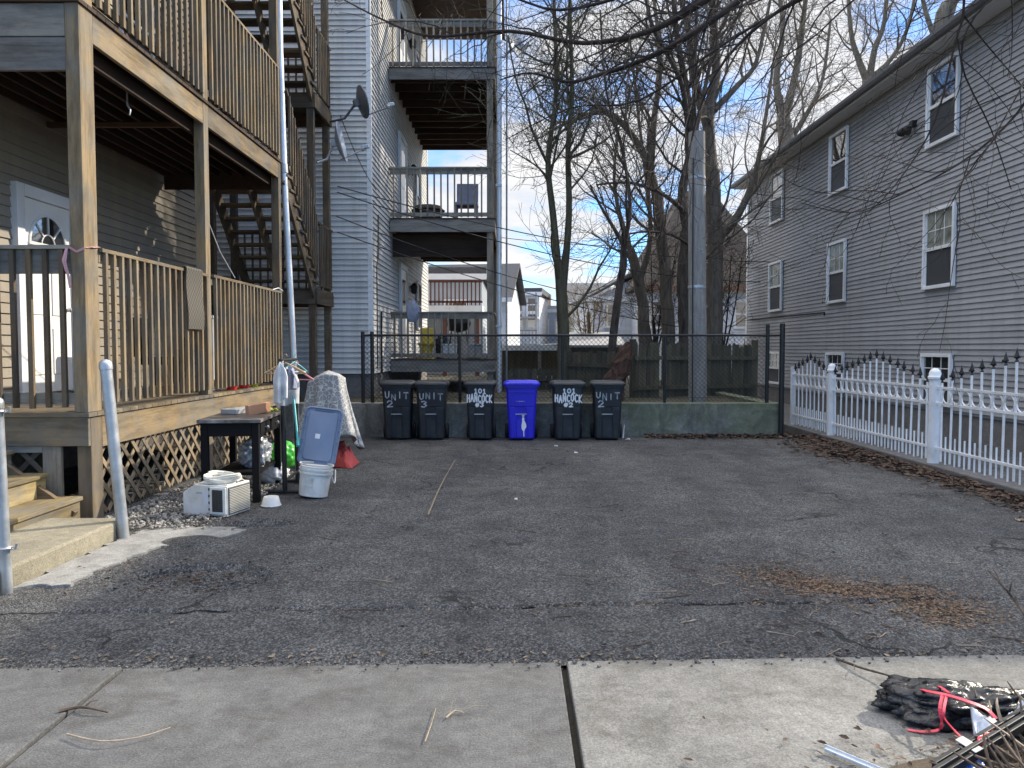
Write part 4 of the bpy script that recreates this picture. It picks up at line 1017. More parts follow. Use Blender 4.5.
def tree(name, label, limbs, mat, seed, P=TP, level=3, trunk=1, cat='tree', group='bare trees behind the fence', mat2=None):
    """limbs: list of (points, r0, r1); the first `trunk` of them are the trunk"""
    rnd = random.Random(seed); base = limbs[0][0][0]
    t = thing(name, label, cat, base, group)
    g = MB()
    for pts, r0, r1 in limbs[:trunk]:
        pp = smooth_path(pts, 5); n = len(pp)
        pp = [p + V3((rnd.gauss(0, .012), rnd.gauss(0, .012), 0)) * (1 if 0 < i < n - 1 else 0) for i, p in enumerate(pp)]
        rad = [r0 + (r1 - r0) * (i / (n - 1)) for i in range(n)]; rad[0] *= 1.25
        g.tube(pp, rad, 12)
    g.build('trunk', mat, t, smooth=True, angle=80)
    g = MB(); P = dict(P); P['top'] = level
    for i, (pts, r0, r1) in enumerate(limbs):
        pp = smooth_path(pts, 4)
        if i < trunk:
            # shoots only, no second trunk tube
            k = len(pp) // 2; 
            gg = MB(); P2 = dict(P); P2['start'] = .05
            grow(gg, pp[k:], (r0 + r1) / 2 * .9, r1 * .9, level, rnd, P2); g.add(gg.v, gg.f)
        else: grow(g, pp, r0, r1, level, rnd, P)
    g.build('crown', mat2 or mat, t, smooth=True, angle=80)
    return t
A = at
# twin-stemmed tree by the fence
Y_ = 18
tree('bare_tree', 'slim twin-stemmed bare tree right of the balconies', [
    ([A(562, 400, Y_), A(563, 340, Y_), A(561, 262, Y_)], .155, .125),
    ([A(560, 290, Y_), A(553, 215, Y_), A(548, 160, Y_), A(556, 90, Y_), A(553, -20, Y_ + .3), A(548, -120, Y_)], .10, .03),
    ([A(563, 290, Y_), A(569, 215, Y_), A(568, 150, Y_), A(572, 90, Y_), A(570, -20, Y_ - .3), A(580, -110, Y_)], .095, .03),
    ([A(550, 180, Y_), A(535, 165, Y_ - .5), A(510, 150, Y_ - 1)], .03, .01),
    ([A(570, 190, Y_), A(592, 160, Y_ + .5), A(600, 110, Y_ + 1)], .03, .01)], BARKM, 3)
# great dark tree
Y_ = 19
tree('bare_tree', 'thick dark forked tree trunk left of the grey pole', [
    ([A(690, 410, Y_), A(688, 340, Y_), A(686, 280, Y_), A(690, 230, Y_)], .26, .21),
    ([A(690, 240, Y_), A(682, 195, Y_), A(690, 150, Y_), A(688, 100, Y_), A(676, 30, Y_), A(668, -80, Y_)], .15, .05),
    ([A(690, 160, Y_), A(700, 110, Y_ + .3), A(712, 50, Y_ + .5), A(722, -40, Y_ + .6)], .08, .03),
    ([A(690, 150, Y_), A(694, 90, Y_ - .6), A(696, 20, Y_ - 1), A(700, -60, Y_ - 1)], .065, .02),
    ([A(688, 130, Y_), A(680, 80, Y_ - .3), A(650, 20, Y_ - .6), A(640, -60, Y_ - 1)], .08, .03),
    ([A(688, 215, Y_), A(664, 195, Y_ - .5), A(630, 183, Y_ - 1), A(596, 185, Y_ - 1.3)], .07, .02),
    ([A(695, 250, Y_), A(672, 235, Y_ - .9), A(640, 232, Y_ - 1.3), A(610, 240, Y_ - 1.6)], .05, .015)], BARKD, 11)
Y_ = 20.5
tree('bare_tree', 'pale grey tree directly behind the pole with a limb reaching right', [
    ([A(712, 410, Y_), A(714, 320, Y_), A(714, 240, Y_), A(712, 170, Y_)], .25, .19),
    ([A(712, 180, Y_), A(708, 120, Y_), A(716, 70, Y_), A(712, 0, Y_), A(716, -90, Y_)], .2, .07),
    ([A(708, 125, Y_), A(694, 80, Y_), A(686, 20, Y_), A(664, -50, Y_)], .17, .05),
    ([A(716, 240, Y_), A(738, 215, Y_), A(756, 170, Y_), A(768, 100, Y_ + .4), A(776, 40, Y_ + .8)], .15, .02),
    ([A(714, 110, Y_), A(738, 85, Y_), A(756, 62, Y_), A(770, 0, Y_)], .10, .04)], BARKL, 21)
Y_ = 21.5
tree('bare_tree', 'pale tree whose upper limb arches left over the twin stems', [
    ([A(668, 400, Y_), A(668, 320, Y_), A(664, 260, Y_), A(656, 190, Y_)], .20, .15),
    ([A(656, 195, Y_), A(646, 160, Y_), A(626, 128, Y_), A(604, 112, Y_), A(580, 118, Y_), A(556, 128, Y_)], .14, .04),
    ([A(650, 170, Y_), A(654, 120, Y_), A(660, 60, Y_), A(650, -30, Y_)], .13, .04),
    ([A(604, 113, Y_), A(580, 98, Y_), A(545, 85, Y_), A(520, 95, Y_)], .05, .015)], BARKL, 31)
Y_ = 17.5
tree('bare_tree', 'thin leaning tree in front of the far white house', [
    ([A(611, 370, Y_), A(616, 310, Y_), A(622, 270, Y_), A(624, 240, Y_)], .10, .075),
    ([A(624, 245, Y_), A(612, 225, Y_), A(600, 205, Y_), A(590, 185, Y_)], .06, .02),
    ([A(624, 245, Y_), A(630, 205, Y_), A(622, 150, Y_), A(606, 90, Y_), A(600, 10, Y_)], .06, .02),
    ([A(623, 260, Y_), A(640, 240, Y_ + .3), A(660, 225, Y_ + .6)], .04, .015)], BARKD, 41)
Y_ = 22
tree('bare_tree', 'brown trunk standing left of the big brown roof', [
    ([A(643, 400, Y_), A(644, 330, Y_), A(640, 290, Y_), A(630, 250, Y_)], .19, .13),
    ([A(632, 255, Y_), A(622, 225, Y_), A(614, 180, Y_), A(618, 130, Y_)], .10, .03),
    ([A(640, 280, Y_), A(650, 240, Y_), A(648, 190, Y_), A(640, 130, Y_), A(630, 40, Y_)], .10, .03)], BARKL, 51)
Y_ = 27
tree('bare_tree', 'pale bare tree rising over the far end of the grey roof', [
    ([V3((8.6, Y_ + 2, 0)), A(784, 190, Y_), A(783, 120, Y_)], .34, .25),
    ([A(783, 125, Y_), A(776, 80, Y_), A(782, 30, Y_), A(776, -40, Y_)], .17, .05), ([A(783, 125, Y_), A(796, 70, Y_), A(804, 10, Y_), A(812, -60, Y_)], .17, .05),
    ([A(783, 150, Y_), A(806, 115, Y_), A(822, 80, Y_), A(830, 20, Y_)], .12, .04)], BARKL, 61)
Y_ = 33
tree('bare_tree', 'crooked bare tree behind the middle of the grey roof', [
    ([V3((15.5, Y_, 0)), A(868, 130, Y_), A(868, 80, Y_)], .36, .26),
    ([A(868, 85, Y_), A(858, 60, Y_), A(850, 30, Y_), A(846, -40, Y_)], .18, .06), ([A(868, 85, Y_), A(874, 50, Y_), A(884, 20, Y_), A(888, -50, Y_)], .17, .06),
    ([A(868, 80, Y_), A(890, 60, Y_), A(908, 25, Y_), A(920, -40, Y_)], .13, .05)], BARKL, 71)
Y_ = 30
tree('bare_tree', 'leaning pale tree over the near part of the grey roof', [
    ([V3((17.5, Y_, 0)), A(938, 60, Y_), A(952, 0, Y_)], .3, .2), ([A(945, 30, Y_), A(962, -30, Y_), A(970, -110, Y_)], .15, .05), ([A(938, 50, Y_), A(922, 0, Y_), A(920, -60, Y_)], .12, .05)], BARKL, 81)
# brown brush far behind
SP = dict(TP); SP.update(dens={4: 2, 3: 3.2, 2: 4.5, 1: 4}, len={4: 2, 3: 1.3, 2: .8, 1: .5}, r={4: .05, 3: .02, 2: .012, 1: .008}, rmin=.006)
BR2 = bark_mat('brush_pale', (.20, .145, .085), (.08, .06, .04))
Y_ = 26
tree('overgrown_shrub', 'tall tan tangle of bare brush between the far houses', [([A(590, 375, Y_), A(590, 340, Y_), A(588, 312, Y_)], .08, .05)] + [([A(590, 360, Y_), A(590 + dx * .6, 335, Y_), A(590 + dx, 300, Y_)], .04, .015) for dx in (-14, -7, 5, 12)], BR2, 91, SP, 3, cat='shrub', group='brush')
Y_ = 24
for px_, lab_, sd_ in ((655, 'brown tangle of bare brush under the big forked trees', 93), (722, 'brown tangle of bare brush just right of the grey pole', 95)):
    tree('overgrown_shrub', lab_, [([A(px_, 385, Y_), A(px_, 350, Y_), A(px_ - 2, 320, Y_)], .08, .05)] + [([A(px_, 360, Y_), A(px_ + dx * .6, 310, Y_), A(px_ + dx, 255, Y_)], .04, .012) for dx in (-26, -14, -4, 9, 20)], BARKT, sd_, SP, 3, cat='shrub', group='brush')
# broken stump with bark hanging off
t = thing('broken_stump', 'dark reddish leaning broken stump beside the board fence', 'tree stump', (1.9, 14.9, .5))
g = MB(); rs = random.Random(5)
pp = [V3((1.80, 14.9, .4)), V3((1.9, 14.9, .8)), V3((2.05, 14.9, 1.2)), V3((2.2, 14.92, 1.62))]
g.tube(smooth_path(pp, 4), [.27, .25, .24, .23, .22, .21, .2, .19, .18, .16, .14, .1, .05], 11)
for v in g.v: v += V3((rs.gauss(0, .02), rs.gauss(0, .02), rs.gauss(0, .02)))
g.build('trunk', BARKR, t)
g = MB()
for k in range(26):
    u = rs.random(); p = pp[0].lerp(pp[3], u) + V3((rs.uniform(-.2, .2) * (1.2 - u), -.2 * (1.2 - u), 0)); g.beam(p, p + V3((rs.uniform(-.05, .12), rs.uniform(-.03, .03), rs.uniform(-.3, .25))), .03, .014)
g.build('loose_bark', BARKR, t)

# street tree whose limbs hang over the view
TS = dict(TP); TS.update(dens={3: 2.5, 2: 4.0, 1: 4.6}, len={3: 1.15, 2: .55, 1: .22}, r={3: .010, 2: .0045, 1: .0024}, up={4: 0, 3: -.03, 2: -.03, 1: -.02}, wob=.17, rmin=.0016, start=.1, ang=(22, 58))
root = V3((4.0, 2.5, 4.0))
tree('street_tree', 'street tree with dark bare limbs hanging over the pavement and lot', [
    ([V3((4.3, 1.75, -.1)), V3((4.28, 1.85, 1.5)), V3((4.2, 2.1, 3.0)), root], .21, .12),
    ([root, V3((2.9, 3.5, 4.15)), A(760, -42, 4.6), A(706, 0, 4.8), A(650, 31, 5), A(583, 43, 5.2), A(510, 31, 5.4), A(431, 36, 5.6), A(384, 20, 5.8), A(341, -2, 6)], .034, .005),
    ([root, V3((3.1, 3.9, 4.3)), A(800, -50, 5.2), A(736, 3, 5.2), A(681, 41, 5.2), A(638, 62, 5.3), A(599, 75, 5.4), A(567, 82, 5.5), A(530, 73, 5.6), A(500, 80, 5.8)], .038, .005),
    ([root, A(960, -60, 4.2), A(860, -30, 4.5), A(780, 10, 4.6), A(725, 60, 4.7), A(696, 120, 4.8), A(684, 190, 4.9)], .024, .003),
    ([root, A(1085, -20, 4), A(1030, 95, 4.1), A(972, 155, 4.3), A(900, 195, 4.5), A(850, 213, 4.7), A(800, 203, 4.9)], .013, .003),
    ([root, A(1010, -60, 4.2), A(962, 20, 4.4), A(935, 120, 4.5), A(895, 185, 4.6), A(858, 222, 4.7)], .013, .003),
    ([root, V3((3.3, 4.2, 4.6)), A(930, -40, 5.5), A(830, -14, 6), A(730, 40, 6.4), A(640, 100, 6.6), A(570, 108, 6.8), A(505, 140, 7)], .026, .004),
    ([root, V3((2.7, 3.2, 4.3)), A(720, -50, 4.6), A(640, -10, 4.8), A(560, 10, 5), A(500, -5, 5.2), A(430, 0, 5.4)], .024, .004),
    ([root, A(1060, -30, 4.8), A(985, 5, 5), A(960, 60, 5.1), A(990, 130, 5.2), A(1010, 190, 5.3)], .013, .003)],
    BARKD, 101, TS, 3, group='street trees', mat2=BARKT)

# ================================================================ BOARD FENCES BEHIND
def board_fence(label, a, b2, z0, z1, seed, ragged=.05, postlast=True):
    rs = random.Random(seed); a, b2 = V3((*a, 0)), V3((*b2, 0)); L = (b2 - a).length; d = (b2 - a) / L; nrm = V3((d.y, -d.x, 0))
    t = thing('board_fence', label, 'fence', ((a + b2) / 2) + V3((0, 0, z0)), 'weathered board fences')
    ang = atan2(d.y, d.x); m = Matrix.Rotation(ang, 3, 'Z')
    g = MB(); s = 0
    while s < L:
        w = rs.uniform(.09, .13)
        if s + w > L: break
        zt = z1 + rs.uniform(-ragged, ragged); c = a + d * (s + w / 2) + nrm * .03
        if rs.random() > .03:
            tl = Matrix.Rotation(rs.gauss(0, .012), 3, 'Y')
            out = [(-w / 2, 0), (w / 2, 0), (w / 2, zt - z0 - .04), (w * .25, zt - z0), (-w * .25, zt - z0), (-w / 2, zt - z0 - .04)]
            g.prism(out, -.009, .009, m @ tl @ Matrix(((1, 0, 0), (0, 0, -1), (0, 1, 0))), c + V3((0, 0, z0)))
        s += w + .007
    g.build('board_panel', WSTOCK, t)
    for z in (z0 + .25, z1 - .28):
        g = MB(); g.beam(a + V3((0, 0, z)) + nrm * .065, b2 + V3((0, 0, z - .02)) + nrm * .065, .04, .08); g.build('rail', WSTOCK, t)
    k = max(1, int(L / 1.8))
    for i in range(k + 1):
        p = a + d * (L * i / k); g = MB(); g.box(p + V3((0, 0, (z0 + z1) / 2 + .04)), (.1, .1, z1 - z0 + .12), m); g.build('post', WSTOCK, t)
board_fence('tall mossy board fence behind the grey pole', (2.42, 15.8), (5.35, 17.2), .45, 1.6, 1)
board_fence('shorter board fence left of the leaning stump', (1.15, 18.0), (2.35, 17.0), .45, 1.42, 2)
board_fence('low dark board fence in line behind the blue bin', (-.35, 18.6), (1.2, 18.6), .45, 1.02, 3, .02)

# ================================================================ FAR HOUSES
def house_box(name, label, c, size, rz, wallm, roofm, roof='gable', rh_=1.8, axis='x', wins=(), over=.3, cat='house', trim=WHITE):
    """size (w,d,h); local front = -Y"""
    t = bpy.data.objects.new(name, None); COL.objects.link(t); tag(t, label, cat, 'far houses'); t.location = (0, 0, 0)
    w, d, h = size; g = MB(); m = Matrix.Rotation(rz, 4, 'Z'); m.translation = V3(c)
    def fin(name, mb, mat, parent=t, **k):
        mb.v = [m @ v for v in mb.v]; return mb.build(name, mat, parent, **k)
    siding_wall(g, (-w / 2, -d / 2), (w / 2, -d / 2), 0, h, (0, -1), .16); siding_wall(g, (w / 2, -d / 2), (w / 2, d / 2), 0, h, (1, 0), .16); siding_wall(g, (-w / 2, d / 2), (-w / 2, -d / 2), 0, h, (-1, 0), .16)
    g.bb(-w / 2 + .004, w / 2 - .004, -d / 2 + .004, d / 2, 0, h)
    fin('wall', g, wallm)
    g = MB()
    if roof == 'flat':
        g.bb(-w / 2 - over, w / 2 + over, -d / 2 - over, d / 2 + over, h, h + .35)
    elif roof == 'gable':
        a, b_ = (w / 2 + over, d / 2 + over)
        if axis == 'x':
            pr = [(-b_, 0), (0, rh_), (b_, 0), (b_, -.12), (0, rh_ - .14), (-b_, -.12)]; g.prism(pr, -a, a, Matrix(((0, 0, 1), (1, 0, 0), (0, 1, 0))), (0, 0, h + .1))
        else:
            pr = [(-a, 0), (-a, -.12), (0, rh_ - .14), (a, -.12), (a, 0), (0, rh_)]; g.prism(pr, -b_, b_, Matrix(((1, 0, 0), (0, 0, 1), (0, 1, 0))), (0, 0, h + .1))
    elif roof == 'hip':
        a, b_ = (w / 2 + over, d / 2 + over); q = min(a, b_) * .62
        g.loft([[(-a, -b_, h - .05), (a, -b_, h - .05), (a, b_, h - .05), (-a, b_, h - .05)], [(-a, -b_, h + .1), (a, -b_, h + .1), (a, b_, h + .1), (-a, b_, h + .1)], [(-a + q * .45, -b_ + q * .45, h + rh_ * .34), (a - q * .45, -b_ + q * .45, h + rh_ * .34), (a - q * .45, b_ - q * .45, h + rh_ * .34), (-a + q * .45, b_ - q * .45, h + rh_ * .34)], [(-a + q * 1.3, -b_ + q * 1.3, h + rh_), (a - q * 1.3, -b_ + q * 1.3, h + rh_), (a - q * 1.3, b_ - q * 1.3, h + rh_), (-a + q * 1.3, b_ - q * 1.3, h + rh_)]])
    rf = fin('roof', g, roofm)
    if roof == 'gable':
        g = MB()
        if axis == 'x':
            for sx in (-1, 1): g.prism([(-d / 2, 0), (d / 2, 0), (0, rh_ - .25)], -.02, .02, Matrix(((0, 0, 1), (1, 0, 0), (0, 1, 0))), (sx * (w / 2 - .02), 0, h))
        else: g.prism([(-w / 2, 0), (0, rh_ - .25), (w / 2, 0)], -.02, .02, Matrix(((1, 0, 0), (0, 0, 1), (0, 1, 0))), (0, -d / 2 + .02, h))
        fin('gable', g, wallm)
    g = MB()
    g.bb(-w / 2 - over, w / 2 + over, -d / 2 - over - .03, -d / 2 - over + .02, h - .12, h + .1); fin('eave_board', g, trim, rf)
    for (x, z, ww, wh) in wins:
        g = MB(); y = -d / 2
        g.bb(x - ww / 2 - .1, x + ww / 2 + .1, y - .06, y - .02, z + wh, z + wh + .12); g.bb(x - ww / 2 - .1, x + ww / 2 + .1, y - .08, y - .02, z - .1, z)
        for sx in (-1, 1): g.bb(x + sx * ww / 2 - .05 + sx * .05, x + sx * ww / 2 + .05 + sx * .05, y - .06, y - .02, z, z + wh)
        g.bb(x - ww / 2, x + ww / 2, y - .05, y - .02, z + wh / 2 - .03, z + wh / 2 + .03)
        wn = fin('window', g, WHITE)
        g = MB(); g.bb(x - ww / 2, x + ww / 2, y - .03, y - .018, z, z + wh); fin('pane', g, GLASS, wn)
    return t, m
def grid_w(xs, zs, ww=.8, wh=1.3): return [(x, z, ww, wh) for x in xs for z in zs]
house_box('gabled_house', 'pale house with steep dark gabled roof beside the balcony stack', (-2.35, 42, 0), (4.6, 4.5, 4.0), radians(-9), FAR_W, ROOFD, 'gable', 2.0, 'x', grid_w((-1.2, .2, 1.4), (.9, 2.6), .7, 1.1), .35)
t2, m2 = house_box('triple_decker', 'narrow white flat-roofed block with tiers of porches', (1.0, 52, 0), (1.9, 6, 5.0), radians(-8), FAR_W, ROOFD, 'flat', 0, 'x', grid_w((-.4, .5), (1.0, 2.9, 3.9), .5, .8), .2, 'building')
for z in (1.7, 3.4):
    g = MB(); g.bb(-.9, .95, -4.1, -3.03, z, z + .12); g.v = [m2 @ v for v in g.v]; g.build('porch_floor', GREYB, t2)
    g = MB(); g.bb(-.9, .95, -4.1, -4.06, z + .9, z + .98)
    for k in range(9): g.bb(-.88 + k * .22, -.85 + k * .22, -4.1, -4.06, z + .1, z + .9)
    g.v = [m2 @ v for v in g.v]; g.build('porch_railing', WGX, t2)
for x in (-.85, .88):
    g = MB(); g.bb(x - .05, x + .05, -4.1, -4.0, 0, 5); g.v = [m2 @ v for v in g.v]; g.build('porch_post', GREYB, t2)
house_box('blue_house', 'plain pale blue flat-roofed house with a chimney stack', (2.6, 58, 0), (2.6, 7, 4.2), 0, FAR_B, FAR_B, 'flat', 0, 'x', grid_w((-.6, .6), (1.0, 2.6), .6, .9), .02)
t2 = [o for o in COL.objects if o.name == 'blue_house'][0]
g = MB(); g.bb(2.2, 2.6, 56, 56.5, 4.5, 5.2); g.build('chimney', TERRA, t2)
house_box('cream_house', 'cream house glimpsed through the tan brush', (5.0, 54, 0), (2.6, 7, 4.6), 0, FAR_C, ROOFD, 'gable', 1.4, 'x', grid_w((-.6, .6), (1.0, 2.7), .6, .9), .25)
house_box('white_gable_house', 'white house with front gable behind the leaning thin tree', (5.6, 40, 0), (4.2, 6, 3.9), radians(4), FAR_W, ROOFD, 'gable', 1.3, 'y', grid_w((-1.2, .3, 1.3), (.9, 2.6), .6, 1.0), .25)
house_box('porch_roof_house', 'white house under a large brown shingled roof behind the trees', (8.7, 38, 0), (6.2, 7, 4.2), 0, FAR_W, ROOFB, 'hip', 4.8, 'x', grid_w((-2.2, -.4, 1.6), (2.5,), .9, 1.1) + grid_w((-1.6, 1.7), (.6,), .9, 1.1), .35, trim=BROWNT)
# low grey house with red porch, seen under the balcony
t2, m2 = house_box('red_porch_house', 'grey house with white band and red timber porch seen under the balcony', (-2.9, 33, 0), (3.2, 6, 4.3), 0, FAR_G, ROOFD, 'flat', 0, 'x', grid_w((-1.0, .6), (2.2,), .8, 1.1), .2)
g = MB(); g.bb(-1.6, 1.7, -4.6, -3.02, 2.75, 3.1); g.v = [m2 @ v for v in g.v]; g.build('porch_roof', WHITE, t2)
for x in (-1.4, .3, 1.5):
    g = MB(); g.bb(x - .08, x + .08, -4.5, -4.34, 0, 2.745); g.v = [m2 @ v for v in g.v]; g.build('porch_post', REDW, t2)
g = MB(); g.bb(-1.6, 1.7, -4.55, -4.5, 3.95, 4.05); g.bb(-1.6, 1.7, -4.55, -4.5, 3.2, 3.28)
for k in range(22): g.bb(-1.58 + k * .15, -1.53 + k * .15, -4.55, -4.5, 3.1, 4.0)
g.v = [m2 @ v for v in g.v]; g.build('porch_railing', REDW, t2)
# carport
t = thing('carport', 'low carport with white roof edge behind the chain-link fence', 'carport', (1.0, 27, .4))
g = MB(); g.bb(-.6, 2.1, 25, 29.5, 1.45, 1.62); g.build('roof', WHITE, t)
g = MB(); g.bb(-.5, 2.0, 29.3, 29.4, .3, 1.448); g.build('back_wall', WSTOCK, t)
for x in (-.5, .8, 2.0):
    g = MB(); g.bb(x - .05, x + .05, 25.05, 25.15, .3, 1.448); g.build('post', WGZ, t)
t = thing('garden_shed', 'small dark shed with pale blue roof right of the twin tree', 'shed', (2.6, 25, .4))
g = MB(); g.bb(1.75, 3.3, 24, 26, .3, 1.55); g.build('wall', WSTOCK, t)
g = MB(); g.add([V3((1.6, 23.8, 1.55)), V3((3.45, 23.8, 1.55)), V3((3.45, 26.2, 2.0)), V3((1.6, 26.2, 2.0)), V3((1.6, 23.8, 1.62)), V3((3.45, 23.8, 1.62)), V3((3.45, 26.2, 2.07)), V3((1.6, 26.2, 2.07))], [(3, 2, 1, 0), (4, 5, 6, 7), (0, 1, 5, 4), (1, 2, 6, 5), (2, 3, 7, 6), (3, 0, 4, 7)]); g.build('roof', GREYB, t)
g = MB(); g.bb(2.4, 2.9, 23.96, 23.99, 1.0, 1.4); g.build('window', GLASS, t)
# parked car under the carport
t = thing('parked_car', 'dark blue car parked under the low carport', 'car', (1.35, 32, .5))
def car_sec(x, prof): return [(x, y, z) for y, z in prof]
g = MB(); cx, cy, cz = 1.35, 32.0, .5
side = [(-2.1, .3), (-2.15, .55), (-1.95, .72), (-1.0, .82), (-.45, 1.2), (.75, 1.24), (1.5, .9), (2.05, .86), (2.15, .55), (2.1, .3)]
def ring_(y, inset): return [(cx + a * .62, cy + y, cz + b_ - (inset * .05 if b_ > .8 else 0)) for a, b_ in side]
g.loft([ring_(-.78, 1), ring_(-.70, 0), ring_(.70, 0), ring_(.78, 1)]); body = g.build('body', CARP, t, smooth=True, bevel=.02, angle=30)
g = MB(); g.prism([(cx + a * .62, b_ + cz) for a, b_ in ((-.88, .84), (-.42, 1.15), (.7, 1.18), (1.25, .9))], cy - .795, cy - .785, Matrix(((1, 0, 0), (0, 0, 1), (0, 1, 0)))); g.build('side_window', GLASS, t)
for x in (-1.35, 1.35):
    for sy in (-.72, .72):
        g = MB(); g.lathe([(.1, -.09), (.26, -.09), (.29, -.06), (.29, .06), (.26, .09), (.1, .09)], (cx + x * .62, cy + sy, cz + .29), 16, Matrix(((1, 0, 0), (0, 0, 1), (0, 1, 0)))); wh = g.build('wheel', RUB, t, smooth=True, angle=35)
        g = MB(); g.lathe([(.02, -.1), (.17, -.1), (.17, .1), (.02, .1)], (cx + x * .62, cy + sy, cz + .29), 12, Matrix(((1, 0, 0), (0, 0, 1), (0, 1, 0)))); g.build('rim', GALV, wh)

# ================================================================ WIRES
def wire(a, b2, sag, r, label):
    a, b2 = V3(a), V3(b2); g = MB()
    g.tube([a.lerp(b2, i / 24) - V3((0, 0, sag * 4 * (i / 24) * (1 - i / 24))) for i in range(25)], r, 5)
    tag(g.build('overhead_wire', WIRE, smooth=True), label, 'wire', 'overhead wires')
wire(A(337, 186, 14.6), A(770, 262, 22), .35, .012, 'topmost wire from the stair post past the balconies to the right')
wire(A(337, 192, 14.6), A(760, 282, 22.5), .4, .012, 'second wire from the stair post passing under the balcony floor')
wire(A(336, 216, 14.7), A(700, 312, 22), .35, .011, 'lower wire from the stair post sagging in front of white siding')
wire(A(337, 232, 14.7), A(740, 335, 22), .3, .011, 'lowest wire starting at the stair post above the landing')
wire(A(460, 232, 30), A(770, 240, 32), .4, .014, 'nearly level wire crossing the sky between balcony and big tree')
wire(A(340, 115, 15), A(376, 190, 15.58), .12, .008, 'short cable from the satellite dishes to the building corner')

# ================================================================ CLUTTER ON THE LEFT
# table
t = thing('black_table', 'battered black wooden table with drawers beside the lattice', 'table', (-2.8, 7.95, 0))
c0 = V3((-2.82, 7.95, 0)); mt = Matrix.Rotation(radians(6.0), 3, 'Z')
def tb(name, lx, ly, z0, z1, sx, sy, mat, parent=t, **k):
    g = MB(); g.box(c0 + mt @ V3((lx, ly, 0)) + V3((0, 0, (z0 + z1) / 2)), (sx, sy, z1 - z0), mt); return g.build(name, mat, parent, **k)
TTOP = paint('table_top_worn', (.055, .045, .042), .4, .3, 6, .1, dirt=(.36, .36, .36), dsc=4)
tb('tabletop', 0, 0, .785, .82, .60, 1.16, TTOP, bevel=.006)
for lx in (-.24, .24):
    for ly in (-.52, .52): tb('leg', lx, ly, 0, .784, .068, .068, BLACK, bevel=.006)
tb('apron', 0, -.545, .655, .783, .41, .022, BLACK); tb('apron', 0, .545, .655, .783, .41, .022, BLACK); tb('apron', -.265, 0, .655, .783, .022, .97, BLACK); tb('apron', .255, 0, .64, .783, .018, .97, BLACK)
tb('stretcher', 0, .1, .24, .265, .44, .9, BLACK)
for ly in (-.25, .25):
    d_ = tb('drawer', .268, ly, .665, .765, .014, .42, BLACK, bevel=.004)
    g = MB(); p = c0 + mt @ V3((.276, ly, 0)) + V3((0, 0, .715)); g.lathe([(.008, 0), (.008, .015), (.018, .022), (.014, .034)], p, 10, mt @ Matrix(((0, 0, 1), (0, 1, 0), (-1, 0, 0)))); g.build('knob', GALV, d_, smooth=True)
def block(name, label, cat, c, size, rz, mat, tilt=0, bevel=.005):
    g = MB(); g.box(c, size, Matrix.Rotation(rz, 3, 'Z') @ Matrix.Rotation(tilt, 3, 'X')); return tag(g.build(name, mat, bevel=bevel), label, cat)
block('clay_brick', 'orange terracotta block lying on the black table', 'brick', (-2.70, 8.05, .875), (.055, .30, .105), radians(-28), TERRA, radians(4), .006)
block('grey_slab', 'flat grey board lying on the black table behind the brick', 'board', (-2.92, 8.15, .848), (.2, .38, .05), radians(-20), GREYB)
g = MB(); 
for k in range(7):
    a = R.uniform(0, 6); p = V3((-2.64, 8.38, .822)); g.tube([p, p + V3((.05 * cos(a), .06 * sin(a), .03)), p + V3((.11 * cos(a), .13 * sin(a), .012))], [.012, .01, .004], 5)
tag(g.build('green_strap', LIME, smooth=True), 'tangle of pale green strap on the table\'s far end', 'strap')
# air conditioner
ac = thing('air_conditioner', 'old white window air conditioner lying by the table leg', 'air conditioner', (-2.7, 7.05, 0))
ma = Matrix.Rotation(radians(-15), 3, 'Z'); ca = V3((-2.66, 7.05, .012))
def acp(p): return ca + ma @ V3(p)
g = MB()
# body outline seen from the camera side: left end chamfered
out = [(-.27, 0), (.19, 0), (.19, .275), (-.15, .275), (-.27, .20)]
g.prism(out, -.27, .07, Matrix(((1, 0, 0), (0, 0, 1), (0, 1, 0)))); g.v = [acp(v) for v in g.v]; acb = g.build('body', ACW, ac, bevel=.008)
def acbox(name, x0, x1, y0, y1, z0, z1, mat, parent=ac, **k):
    g = MB(); g.bb(x0, x1, y0, y1, z0, z1); g.v = [acp(v) for v in g.v]; return g.build(name, mat, parent, **k)
acbox('front_frame', .02, .185, -.287, -.272, .02, .262, ACW, bevel=.006)
gr = acbox('front_grille', .048, .155, -.2895, -.288, .045, .24, ACG)
g = MB()
for k in range(10): g.bb(.05, .153, -.294, -.290, .06 + k * .018, .064 + k * .018)
for k in range(4): g.bb(.06 + k * .028, .063 + k * .028, -.296, -.2945, .047, .238)
g.v = [acp(v) for v in g.v]; g.build('grille_slats', paint('grille_slat', (.075, .075, .072), .5), gr)
vt = acbox('side_vent', .191, .197, -.255, .055, .015, .26, ACS, bevel=.003)
g = MB()
for k in range(15): g.bb(.198, .204, -.25, .05, .03 + k * .0147, .0365 + k * .0147)
g.v = [acp(v) for v in g.v]; g.build('vent_slats', paint('vent_slat', (.42, .41, .37), .6), vt)
acbox('rating_label', -.05, .0, -.2722, -.2705, .09, .22, PAPER); acbox('rating_label', -.13, -.07, -.2722, -.2705, .195, .21, SPRAYG)
for z in (.05, .11, .17, .23): acbox('clip', .004, .016, -.281, -.2715, z, z + .022, ACG)
g = MB(); rs = random.Random(3)
for k in range(3):
    pts = []
    for i in range(34):
        a = i / 33 * 2 * pi * 2.2 + k; rr = .13 + .02 * sin(3 * a + k); pts.append(acp((.02 + rr * 1.15 * cos(a), -.10 + rr * .95 * sin(a), .295 + .016 * k + .012 * sin(2 * a + k) + .025 * (i / 33))))
    g.tube(pts, .011, 6)
g.build('power_cord', CORD, ac, smooth=True)
g = MB()
